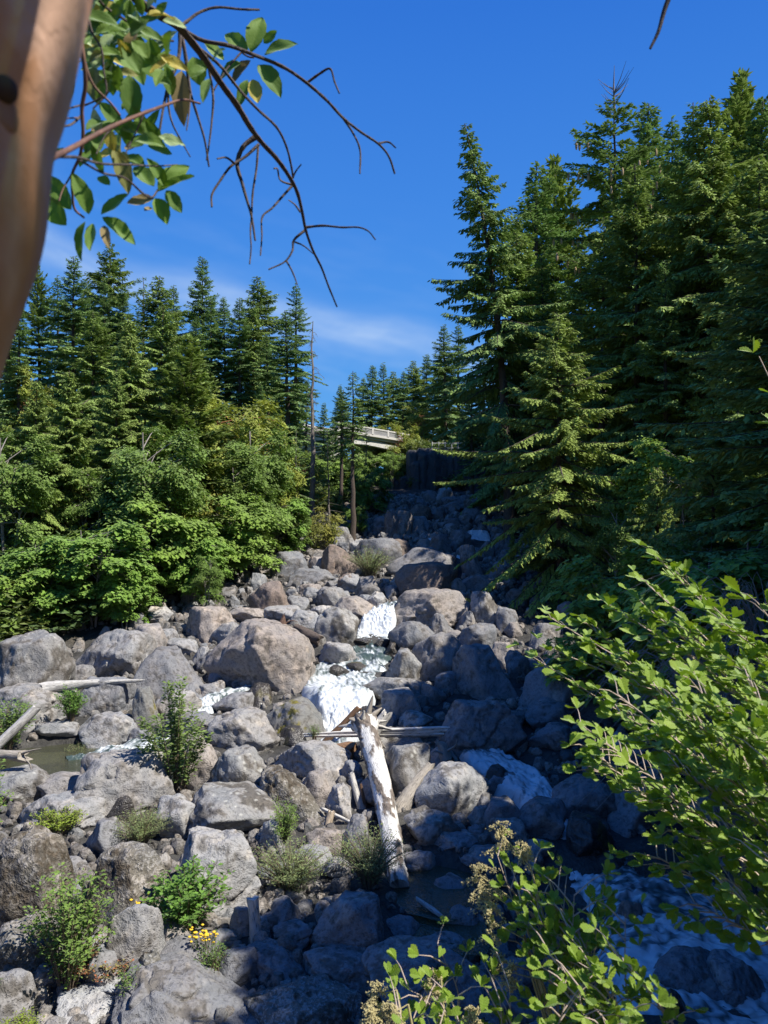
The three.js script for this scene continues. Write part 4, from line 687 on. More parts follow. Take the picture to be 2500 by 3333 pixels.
const treeTable = [ // form, x, distance, top over the eye (m), width, stand, description
  ["firC", -26.38, 58, 15.57, 1.1, "left", "slim fir at the margin of the far bank beside the madrone trunk"],
  ["pine", -30.75, 72, 22.15, 0.9, "left", "airy grey green pine on the skyline of the far bank"],
  ["fir", -25.53, 66, 20.91, 1.05, "left", "tall dark fir with broad crown on the skyline"],
  ["firC", -28.29, 70, 20.73, 1.0, "left", "fir half hidden behind the tall dark fir"],
  ["firC", -28.91, 84, 24.48, 1.0, "left", "narrow pointed fir alone on the skyline"],
  ["fir", -27.17, 84, 23.42, 1.0, "left", "small fir beside the narrow pointed fir on the skyline"],
  ["dying", -23.25, 78, 22.82, 1.0, "left", "half dead fir with bare top on the skyline"],
  ["firB", -19.54, 70, 20.56, 1.15, "left", "broad loose crowned fir beside the half dead fir"],
  ["firB", -20.15, 56, 14.13, 1.1, "left", "light green fir with wide soft crown on the slope"],
  ["firD", -15.68, 50, 11.98, 0.85, "left", "pale green bushy fir in front of the tall dark fir"],
  ["fir", -21.7, 92, 22.47, 1.0, "left", "dark blue green fir in the row behind the pine"],
  ["fir", -20.33, 95, 25.23, 0.95, "left", "dark blue green fir in the row behind the pine"],
  ["fir", -18.97, 97, 25.93, 0.95, "left", "dark blue green fir in the row behind the pine"],
  ["firC", -16.87, 94, 25.07, 1.1, "left", "dark blue green fir in the row behind the pine"],
  ["firB", -15.57, 96, 25.33, 0.95, "left", "dark blue green fir in the row behind the pine"],
  ["fir", -13.22, 92, 20.35, 1.0, "left", "dark blue green fir in the row behind the pine"],
  ["pine", -12.02, 50, 10.89, 1.25, "left", "dense long needled pine with rounded crown on the slope"],
  ["firB", -16.35, 58, 14.9, 1.0, "left", "tall loose fir with grey twigs behind the pine"],
  ["firC", -8.91, 76, 19.0, 1.25, "left", "tall columnar fir with irregular crown near the snag"],
  ["firD", -19.25, 44, 7.25, 0.9, "left", "soft pale green fir above the maples"],
  ["firD", -17.74, 46, 8.11, 0.8, "left", "soft pale green fir above the maples"],
  ["alder", -19.71, 42, 5.47, 0.95, "green", "tall light alder at the margin above the maples"],
  ["firB", -16.02, 48, 8.46, 0.8, "left", "soft pale green fir above the maples"],
  ["alder", -12.95, 45, 6.38, 0.95, "green", "tall light alder rising out of the maples"],
  ["fir", -10.25, 66, 10.49, 0.9, "left", "middling fir behind the yellow green madrones"],
  ["dying", -7.93, 60, 7.12, 0.9, "left", "grey twiggy fir beside the tall columnar fir"],
  ["dying", -6.33, 58, 5.88, 0.8, "left", "grey twiggy fir at the foot of the snag"],
  ["dying", -4.2, 62, 6.29, 0.9, "left", "grey twiggy fir at the foot of the snag"],
  ["thin", -2.3, 60, 10.58, 1.15, "left", "thin tall fir with bare lower trunk near the bridge"],
  ["dying", -1.96, 86, 9.46, 1.0, "left", "grey twiggy fir in front of the bridge railing"],
  ["thin", -3.81, 70, 10.73, 1.2, "left", "thin fir behind the bare trunked fir near the bridge"],
  ["firC", -4.43, 84, 12.29, 1.1, "left", "dark fir standing in front of the bridge end"],
  ["fir", -5.14, 78, 9.03, 0.8, "left", "small fir in front of the bridge end"],
  ["fir", -5.97, 80, 10.88, 0.9, "left", "short dark fir behind the snag"],
  ["firC", -8.59, 88, 14.5, 1.0, "left", "fir on the skyline beside the snag"],
  ["fir", -2.18, 128, 23.45, 1.05, "far", "dark fir in the far row behind the bridge"],
  ["firC", 0.19, 132, 24.56, 1.05, "far", "dark fir in the far row behind the bridge"],
  ["fir", 2.84, 128, 22.41, 1.05, "far", "dark fir in the far row behind the bridge"],
  ["firB", 4.9, 134, 25.32, 1.05, "far", "dark fir in the far row behind the bridge"],
  ["fir", 7.25, 136, 26.79, 1.05, "far", "dark fir in the far row behind the bridge"],
  ["firC", 9.01, 132, 25.4, 1.05, "far", "dark fir in the far row behind the bridge"],
  ["fir", -3.99, 140, 23.47, 1.05, "far", "dark fir in the far row behind the bridge"],
  ["firB", 1.72, 146, 25.74, 1.05, "far", "dark fir in the far row behind the bridge"],
  ["fir", 6.52, 150, 26.44, 1.05, "far", "dark fir in the far row behind the bridge"],
  ["firC", -7.73, 142, 22.58, 1.05, "far", "dark fir in the far row behind the bridge"],
  ["fir", -15.28, 140, 24.68, 1.05, "far", "dark fir in the far row behind the bridge"],
  ["firB", -17.85, 135, 23.8, 1.05, "far", "dark fir in the far row behind the bridge"],
  ["fir", 9.4, 125, 26.35, 1.05, "far", "dark fir in the far row behind the bridge"],
  ["firC", 10.35, 112, 26.19, 1.05, "far", "dark fir in the far row behind the bridge"],
  ["fir", 8.43, 108, 25.01, 1.05, "far", "dark fir in the far row behind the bridge"],
  ["fir", -70, 118, 33.5, 1.1, "far", "dark fir deep in the forest of the far bank"],
  ["firB", -63, 131, 37.355, 1.1, "far", "dark fir deep in the forest of the far bank"],
  ["firC", -56, 120, 40.72, 1.1, "far", "dark fir deep in the forest of the far bank"],
  ["fir", -49, 133, 38.595, 1.1, "far", "dark fir deep in the forest of the far bank"],
  ["firB", -42, 122, 40.98, 1.1, "far", "dark fir deep in the forest of the far bank"],
  ["firC", -35, 135, 37.875, 1.1, "far", "dark fir deep in the forest of the far bank"],
  ["fir", -28, 124, 39.28, 1.1, "far", "dark fir deep in the forest of the far bank"],
  ["firB", -21, 137, 40.195, 1.1, "far", "dark fir deep in the forest of the far bank"],
  ["firC", -14, 126, 35.62, 1.1, "far", "dark fir deep in the forest of the far bank"],
  ["ragged", 9.7, 62, 30.0, 1.0, "right", "ragged fir leaning out over the channel with drooping boughs"],
  ["firC", 14.0, 74, 32.14, 1.2, "right", "pointed grey green fir standing left of the tall pine on the steep bank"],
  ["pine", 17.28, 78, 34.73, 0.95, "right", "slender pine with rounded tip beside the pointed grey green fir"],
  ["firB", 11.71, 70, 25.65, 1.0, "right", "fir behind the leaning fir on the steep bank"],
  ["sugar", 17.95, 62, 32.36, 1.0, "right", "tall open pine with bare dead tip and hanging cones"],
  ["fir", 27.04, 82, 41.47, 1.1, "right", "dark fir close behind the tall open pine"],
  ["firC", 30.84, 86, 42.41, 1.1, "right", "blue green fir behind the tall open pine"],
  ["pine", 35.14, 80, 44.29, 1.0, "right", "dark pine standing highest on the steep bank"],
  ["firD", 19.37, 48, 24.64, 0.95, "right", "huge dense fir with sweeping green boughs"],
  ["firC", 20.23, 52, 26.6, 1.0, "right", "spire of a dark fir behind the huge dense fir"],
  ["firD", 20.54, 44, 19.67, 0.85, "right", "dense green fir beside the huge dense fir"],
  ["fir", 28.53, 60, 30.97, 1.1, "right", "dark fir behind the huge dense fir"],
  ["firB", 16.49, 52, 22.65, 1.0, "right", "grey green fir in front of the tall open pine"],
  ["firB", 15.18, 56, 20.52, 0.95, "right", "fir with drooping boughs below the tall open pine"],
  ["firC", 14.66, 62, 20.93, 1.0, "right", "fir in the thick of the steep bank"],
  ["fir", 13.33, 66, 20.76, 1.0, "right", "fir in the thick of the steep bank"],
  ["fir", 16.18, 46, 14.47, 0.9, "right", "dark fir under the huge dense fir"],
  ["firB", 16.87, 38, 10.64, 0.8, "right", "dark fir under the huge dense fir"],
  ["hemlock", 9.64, 44, 11.0, 0.92, "right", "drooping hemlock with feathery pale green tips above the boulders"],
  ["fir", 10.34, 64, 11.28, 0.9, "right", "small dark fir beside the leaning fir"],
  ["firB", 9.83, 74, 10.49, 0.9, "right", "dark fir on the rim of the cliff"],
  ["firC", 9.22, 84, 14.81, 1.0, "right", "dark fir on the rim of the cliff"],
  ["fir", 9.62, 98, 12.76, 1.0, "right", "dark fir on the rim of the cliff"],
  ["firC", 11.92, 96, 20.24, 1.1, "right", "dark fir on the rim of the cliff"],
  ["hemlock", 11.57, 34, 1.88, 0.6, "right", "low dark hemlock in the undergrowth of the steep bank"],
  ["firB", 13.1, 32, 3.8, 0.8, "right", "dark fir above the tangle of bare twigs"],
  ["hemlock", 8.08, 50, -1.27, 0.55, "right", "low hemlock sweeping over the dark boulders"],
  ["fir", 30, 46, 28, 1.05, "right", "dark fir in the forest high on the steep bank"],
  ["firB", 36, 60, 34, 1.05, "right", "dark fir in the forest high on the steep bank"],
  ["firC", 33, 74, 32, 1.05, "right", "dark fir in the forest high on the steep bank"],
  ["fir", 28, 88, 28, 1.05, "right", "dark fir in the forest high on the steep bank"],
  ["firB", 22, 100, 20, 1.05, "right", "dark fir in the forest high on the steep bank"],
  ["firC", 42, 50, 40, 1.05, "right", "dark fir in the forest high on the steep bank"],
  ["fir", 40, 84, 36, 1.05, "right", "dark fir in the forest high on the steep bank"],
  ["firB", 25, 66, 24, 1.05, "right", "dark fir in the forest high on the steep bank"],
  ["firC", 20, 80, 18, 1.05, "right", "dark fir in the forest high on the steep bank"],
  ["fir", 16, 96, 14, 1.05, "right", "dark fir in the forest high on the steep bank"],
  ["firB", 24, 54, 22, 1.05, "right", "dark fir in the forest high on the steep bank"],
  ["firC", 20, 62, 18, 1.05, "right", "dark fir in the forest high on the steep bank"],
  ["fir", 17.5, 22, 15, 1.1, "right", "fir on the steep bank above the shaded stream"],
  ["firB", 16.5, 14.5, 14, 1.1, "right", "fir on the steep bank above the shaded stream"],
  ["firD", 19, 9, 14.5, 1.1, "right", "fir on the steep bank above the shaded stream"],
  ["fir", 14.5, 29, 12, 1.1, "right", "fir on the steep bank above the shaded stream"],
  ["firB", 22, 17, 19, 1.1, "right", "fir on the steep bank above the shaded stream"],
  ["firD", 13.7, 9.7, 15.3, 1.1, "right", "fir on the steep bank above the shaded stream"],
  ["fir", 15.0, 12.2, 15.4, 1.1, "right", "fir on the steep bank above the shaded stream"],
  ["firB", 14.3, 26.8, 13, 1.1, "right", "fir on the steep bank above the shaded stream"],
  ["firD", 13.2, 7.0, 12.8, 1.1, "right", "fir on the steep bank above the shaded stream"],
  ["fir", 13.2, 24.8, 12, 1.1, "right", "fir on the steep bank above the shaded stream"],
  ["firB", 13.6, 21.2, 11.5, 1.1, "right", "fir on the steep bank above the shaded stream"],
  ["maple", -16.5, 39, -0.54, 1.0, "green", "bright maple thicket over the lichen crusted boulder"],
  ["mapleB", -17.72, 38, -1.62, 1.0, "green", "bright maple thicket at the margin by the pool"],
  ["maple", -14.39, 40, 0.37, 1.0, "green", "bright maple bending over the long pale boulder"],
  ["mapleB", -12.91, 44, 1.67, 1.0, "green", "wide bright maple below the pine"],
  ["maple", -10.51, 44, -0.1, 0.9, "green", "bright maple over the tall angular boulder"],
  ["mapleB", -9.49, 50, 2.19, 1.0, "green", "bright maple beside the white trunked alder"],
  ["maple", -7.73, 56, 2.45, 0.9, "green", "layered maple under the tall columnar fir"],
  ["alder", -8.85, 54, 7.34, 0.9, "green", "pale trunked alder with crooked top"],
  ["yellowish", -18.54, 46, 2.54, 1.0, "green", "yellow green tree with a few orange leaves behind the maples"],
  ["yellowish", -13.09, 50, 5.07, 0.8, "green", "yellow green tree with a few orange leaves behind the maples"],
  ["madrone", -11.22, 60, 10.92, 1.15, "green", "round yellow green madrone below the dark firs"],
  ["madrone", -8.85, 57, 8.41, 0.85, "green", "yellow green madrone beside the pale trunked alder"],
  ["madrone", -25.71, 58, 11.56, 0.8, "green", "madrone with brownish crown on the far slope"],
  ["madrone", -13.62, 64, 9.07, 0.8, "green", "madrone half hidden by the pine"],
  ["alder", -6.22, 57, 1.18, 0.75, "green", "leafy alder at the foot of the snag"],
  ["yellowish", -4.4, 59, 0.54, 0.9, "green", "yellow green bush tree in front of the snag roots"],
  ["maple", -2.19, 64, 1.14, 0.75, "green", "bright maple overhanging the upper boulders"],
  ["mapleB", -1.26, 74, 4.94, 0.8, "green", "bright maple in front of the bridge"],
  ["alder", -3.78, 66, 1.75, 0.8, "green", "leafy alder between the snag and the thin fir"],
  ["madrone", 2.43, 104, 12.94, 1.0, "green", "yellow green madrone beside the bridge"],
  ["madrone", 0.53, 108, 12.82, 0.9, "green", "yellow green madrone beside the bridge"],
  ["madrone", 4.87, 112, 16.52, 1.0, "green", "yellow green madrone behind the cliff"],
  ["madrone", -2.64, 116, 13.43, 0.9, "green", "yellow green madrone behind the bridge railing"],
  ["madrone", -0.48, 88, 5.12, 0.55, "green", "yellow green madrone at the end of the basalt cliff"],
  ["mapleB", -5.82, 78, 6.56, 0.8, "green", "maple in the gap behind the snag"],
  ["alder", -7.24, 70, 4.27, 0.8, "green", "alder in the gap behind the snag"],
  ["alder", -9.18, 42, -1.79, 0.8, "green", "alder sprays reaching over the rubble"],
  ["maple", -12.89, 40, -1.71, 0.8, "green", "bright maple overhanging the rounded pinkish boulder"],
  ["mapleB", -2.64, 84, 5.85, 0.62, "green", "maple hiding the underside of the bridge"],
  ["alder", 0.98, 92, 7.31, 0.6, "green", "alder hiding the underside of the bridge"],
  ["madrone", -12.51, 50, 6.51, 0.9, "green", "yellow green madrone in front of the long needled pine"],
  ["alder", -14.34, 47, 4.76, 0.9, "green", "light green alder on the slope below the broad fir"],
  ["madrone", -7.67, 58, 5.88, 0.8, "green", "yellow green madrone at the foot of the tall columnar fir"],
  ["alder", -16.19, 45, 3.27, 0.9, "green", "light green alder between the pale firs"],
  ["alder", -2.91, 98, 8.13, 1.3, "green", "low alder screening the bridge deck"],
  ["mapleB", -0.81, 97, 7.82, 1.3, "green", "low maple screening the bridge deck"],
  ["alder", 1.64, 100, 8.18, 1.3, "green", "low alder screening the end of the bridge"],
  ["madrone", -13.46, 60, 9.88, 1.0, "green", "tall bright madrone behind the long needled pine"],
  ["alder", -19.07, 46, 5.46, 1.0, "green", "light green alder climbing between the pale firs"],
  ["madrone", -6.83, 70, 5.89, 0.9, "green", "bright madrone in the gap beside the snag"],
  ["alder", -9.27, 52, 4.37, 0.9, "green", "light alder in front of the round madrone"],
  ["madrone", -17.36, 52, 6.77, 0.9, "green", "bright madrone on the slope among the pale firs"],
  ["alder", -21.02, 44, 2.18, 0.9, "green", "alder behind the maple thicket by the margin"],
  ["madrone", 23.24, 64, 23.45, 0.9, "green", "yellow green madrone between the firs of the steep bank"],
  ["mapleB", 15.01, 42, 4.98, 0.75, "green", "bright vine maple caught by the sun on the steep bank"],
  ["yellowish", 12.62, 30, 1.83, 0.8, "green", "yellow green shrub tree in the gloom of the steep bank"],
  ["madrone", 18.3, 46, 9.17, 0.8, "green", "madrone in the gloom under the huge dense fir"],
  ["maple", 10.93, 24, 1.33, 0.9, "green", "dark leafed maple over the tangle of bare twigs"],
  ["alder", 10.04, 26, 0.39, 0.8, "green", "dark alder behind the tangle of bare twigs"],
  ["mapleB", 9.86, 30, -0.24, 0.8, "green", "dark maple scrub above the hulking boulder"],
  ["alder", 11.53, 40, 1.06, 0.8, "green", "alder scrub at the foot of the hemlock"],
];
const twigTable = [ // bark, thick end, thin end (m), points x, height over the eye, distance
  ["dead", 0.0082, 0.0016, [[-0.3839, 0.7865, 1.1], [-0.3686, 0.7529, 1.124], [-0.3523, 0.731, 1.147], [-0.3351, 0.7285, 1.171], [-0.306, 0.7218, 1.195], [-0.2902, 0.7106, 1.218], [-0.2735, 0.6946, 1.242], [-0.256, 0.6737, 1.266], [-0.2357, 0.6516, 1.289], [-0.2184, 0.6281, 1.313], [-0.2043, 0.6154, 1.337], [-0.1814, 0.5978, 1.361], [-0.1618, 0.5751, 1.384], [-0.1519, 0.5596, 1.408], [-0.1459, 0.5347, 1.432], [-0.1418, 0.5109, 1.455], [-0.1308, 0.4815, 1.479], [-0.1171, 0.4577, 1.503], [-0.1052, 0.4284, 1.526], [-0.0906, 0.3955, 1.55]]],
  ["dead", 0.0039, 0.0016, [[-0.3486, 0.7951, 1.3], [-0.3021, 0.7747, 1.318], [-0.2583, 0.7753, 1.336], [-0.2171, 0.7697, 1.355], [-0.1707, 0.7594, 1.373], [-0.1334, 0.7424, 1.391], [-0.0993, 0.7205, 1.409], [-0.0728, 0.6998, 1.427], [-0.0412, 0.6828, 1.445], [-0.0089, 0.6694, 1.464], [0.0088, 0.6556, 1.482], [0.0201, 0.6312, 1.5]]],
  ["dead", 0.0026, 0.0013, [[-0.1362, 0.7579, 1.42], [-0.1124, 0.7722, 1.415], [-0.0951, 0.7779, 1.41], [-0.0864, 0.752, 1.405], [-0.0777, 0.7292, 1.4]]],
  ["dead", 0.0026, 0.0013, [[-0.0744, 0.7159, 1.46], [-0.0564, 0.6833, 1.447], [-0.043, 0.647, 1.433], [-0.0426, 0.5976, 1.42]]],
  ["dead", 0.002, 0.0011, [[-0.009, 0.6791, 1.48], [0.0088, 0.6859, 1.49], [0.0224, 0.6793, 1.5]]],
  ["dead", 0.0027, 0.0016, [[-0.326, 0.7733, 1.28], [-0.3179, 0.7895, 1.294], [-0.2998, 0.8137, 1.308], [-0.2753, 0.8304, 1.322], [-0.2382, 0.836, 1.336], [-0.2091, 0.8439, 1.35]]],
  ["dead", 0.0027, 0.0017, [[-0.3096, 0.7581, 1.3], [-0.2703, 0.7326, 1.317], [-0.2379, 0.6982, 1.334], [-0.2126, 0.6768, 1.351], [-0.1825, 0.6546, 1.369], [-0.1682, 0.6296, 1.386], [-0.1619, 0.6038, 1.403], [-0.1604, 0.5899, 1.42]]],
  ["dead", 0.0027, 0.0016, [[-0.2181, 0.6403, 1.4], [-0.2398, 0.6158, 1.392], [-0.2633, 0.5957, 1.384], [-0.2804, 0.5675, 1.376], [-0.2931, 0.5396, 1.368], [-0.2914, 0.5161, 1.36]]],
  ["dead", 0.0046, 0.0017, [[-0.2244, 0.6529, 1.4], [-0.2448, 0.6346, 1.397], [-0.2547, 0.6039, 1.393], [-0.2457, 0.5691, 1.39], [-0.2368, 0.5387, 1.387], [-0.228, 0.5084, 1.383], [-0.2212, 0.4658, 1.38]]],
  ["dead", 0.0021, 0.0012, [[-0.221, 0.6407, 1.41], [-0.2226, 0.5991, 1.402], [-0.2275, 0.5538, 1.393], [-0.2283, 0.509, 1.385], [-0.2289, 0.4812, 1.377], [-0.2263, 0.4496, 1.368], [-0.2274, 0.4196, 1.36]]],
  ["dead", 0.0019, 0.0014, [[-0.2564, 0.5981, 1.38], [-0.2689, 0.604, 1.37], [-0.2824, 0.5976, 1.36]]],
  ["dead", 0.0026, 0.0013, [[-0.1674, 0.5975, 1.47], [-0.1859, 0.5716, 1.46], [-0.202, 0.5481, 1.45], [-0.2179, 0.5292, 1.44], [-0.2173, 0.4913, 1.43], [-0.2183, 0.453, 1.42]]],
  ["dead", 0.0025, 0.0011, [[-0.147, 0.531, 1.5], [-0.114, 0.5313, 1.492], [-0.0779, 0.5254, 1.484], [-0.0465, 0.5226, 1.476], [-0.0287, 0.5131, 1.468], [-0.0154, 0.4946, 1.46]]],
  ["dead", 0.0027, 0.0013, [[-0.147, 0.5266, 1.5], [-0.1677, 0.5038, 1.492], [-0.1691, 0.4835, 1.485], [-0.1815, 0.4611, 1.478], [-0.2114, 0.4434, 1.47]]],
  ["dead", 0.0018, 0.0011, [[-0.1796, 0.4619, 1.48], [-0.1674, 0.439, 1.47], [-0.1575, 0.4132, 1.46]]],
  ["dead", 0.0018, 0.0009, [[-0.1663, 0.5041, 1.5], [-0.1506, 0.4974, 1.5], [-0.1304, 0.4807, 1.5]]],
  ["dead", 0.002, 0.0013, [[-0.1619, 0.5934, 1.46], [-0.1873, 0.6003, 1.453], [-0.1921, 0.6183, 1.447], [-0.1972, 0.6155, 1.44]]],
  ["dead", 0.002, 0.0011, [[-0.1663, 0.6065, 1.46], [-0.1592, 0.6175, 1.455], [-0.1491, 0.6276, 1.45]]],
  ["dead", 0.002, 0.0011, [[-0.1539, 0.5519, 1.48], [-0.1636, 0.5642, 1.475], [-0.1749, 0.5711, 1.47]]],
  ["dead", 0.0035, 0.0015, [[-0.3241, 0.7695, 1.28], [-0.324, 0.7112, 1.265], [-0.3352, 0.6653, 1.25], [-0.3386, 0.624, 1.235], [-0.3418, 0.5719, 1.22]]],
  ["dead", 0.0031, 0.0013, [[-0.3221, 0.7618, 1.28], [-0.3125, 0.7113, 1.272], [-0.3049, 0.6614, 1.264], [-0.2916, 0.6196, 1.256], [-0.2786, 0.5783, 1.248], [-0.2701, 0.533, 1.24]]],
  ["dead", 0.0022, 0.0012, [[-0.2909, 0.7398, 1.33], [-0.2813, 0.6841, 1.323], [-0.2817, 0.6408, 1.315], [-0.2848, 0.598, 1.308], [-0.2871, 0.5693, 1.3]]],
  ["dead", 0.0019, 0.0009, [[-0.3325, 0.66, 1.24], [-0.3312, 0.624, 1.235], [-0.3243, 0.5957, 1.23], [-0.3101, 0.5676, 1.225], [-0.2942, 0.539, 1.22]]],
  ["dead", 0.0017, 0.0009, [[-0.3015, 0.6522, 1.25], [-0.2997, 0.6129, 1.235], [-0.2997, 0.5792, 1.22]]],
  ["red", 0.0032, 0.0016, [[-0.2684, 0.2669, 0.62], [-0.2842, 0.3064, 0.693], [-0.2968, 0.3465, 0.765], [-0.2998, 0.3931, 0.837], [-0.2985, 0.4407, 0.91], [-0.2929, 0.4876, 0.982], [-0.2892, 0.5331, 1.055], [-0.2821, 0.5782, 1.127], [-0.275, 0.61, 1.2]]],
  ["red", 0.0028, 0.0014, [[-0.3686, 0.6223, 0.95], [-0.3599, 0.5447, 0.961], [-0.3612, 0.5175, 0.972], [-0.3697, 0.4939, 0.983], [-0.3724, 0.4667, 0.994], [-0.3811, 0.4449, 1.006], [-0.3944, 0.4285, 1.017], [-0.3987, 0.4085, 1.028], [-0.3999, 0.3911, 1.039], [-0.3916, 0.3843, 1.05]]],
  ["red", 0.0018, 0.0012, [[-0.367, 0.5554, 0.98], [-0.36, 0.5302, 0.985], [-0.3544, 0.521, 0.99], [-0.3383, 0.5058, 0.995], [-0.3281, 0.4933, 1.0]]],
  ["dead", 0.0017, 0.001, [[-0.2873, 0.3097, 0.7], [-0.2994, 0.3483, 0.79], [-0.3098, 0.3814, 0.88], [-0.3008, 0.419, 0.97], [-0.3033, 0.4562, 1.06], [-0.2963, 0.4967, 1.15]]],
  ["dead", 0.0014, 0.0013, [[-0.3221, 0.3722, 0.85], [-0.3141, 0.3793, 0.9], [-0.306, 0.3947, 0.95], [-0.3011, 0.3975, 1.0], [-0.3036, 0.411, 1.05], [-0.3098, 0.4405, 1.1]]],
  ["dead", 0.0015, 0.0009, [[-0.3745, 0.5068, 1.0], [-0.3812, 0.4897, 0.975], [-0.3834, 0.4721, 0.95]]],
  ["dead", 0.0018, 0.001, [[-0.376, 0.4933, 1.0], [-0.3812, 0.4693, 0.975], [-0.3868, 0.4558, 0.95]]],
  ["red", 0.0013, 0.0007, [[-0.3745, 0.4903, 1.0], [-0.3821, 0.483, 0.985], [-0.3914, 0.4742, 0.97]]],
  ["dead", 0.0013, 0.0009, [[-0.376, 0.5053, 1.0], [-0.367, 0.5083, 1.0], [-0.349, 0.5173, 1.0], [-0.3424, 0.5239, 1.0]]],
  ["dead", 0.0022, 0.0017, [[-0.3822, 0.6784, 1.05], [-0.3772, 0.6846, 1.09], [-0.3707, 0.6962, 1.13], [-0.3628, 0.7069, 1.17], [-0.3462, 0.7129, 1.21], [-0.3277, 0.7327, 1.25]]],
  ["dead", 0.0018, 0.0009, [[-0.3694, 0.6311, 1.0], [-0.364, 0.5982, 1.0], [-0.352, 0.5772, 1.0], [-0.349, 0.5502, 1.0], [-0.346, 0.5203, 1.0], [-0.3625, 0.5017, 1.0]]],
  ["dead", 0.0016, 0.0012, [[-0.2425, 0.7768, 1.36], [-0.264, 0.7401, 1.345], [-0.2829, 0.6952, 1.33]]],
  ["dead", 0.0014, 0.0012, [[-0.2425, 0.7789, 1.36], [-0.2302, 0.7707, 1.36], [-0.2201, 0.7687, 1.36]]],
  ["red", 0.0012, 0.0007, [[-0.3957, 0.4299, 1.02], [-0.4039, 0.4045, 1.01], [-0.4044, 0.387, 1.0]]],
  ["dead", 0.0013, 0.0007, [[-0.3281, 0.4843, 1.0], [-0.3426, 0.4647, 0.99], [-0.3508, 0.4365, 0.98]]],
  ["dead", 0.0013, 0.0008, [[-0.3279, 0.5459, 1.1], [-0.338, 0.5116, 1.09], [-0.3478, 0.481, 1.08]]],
];
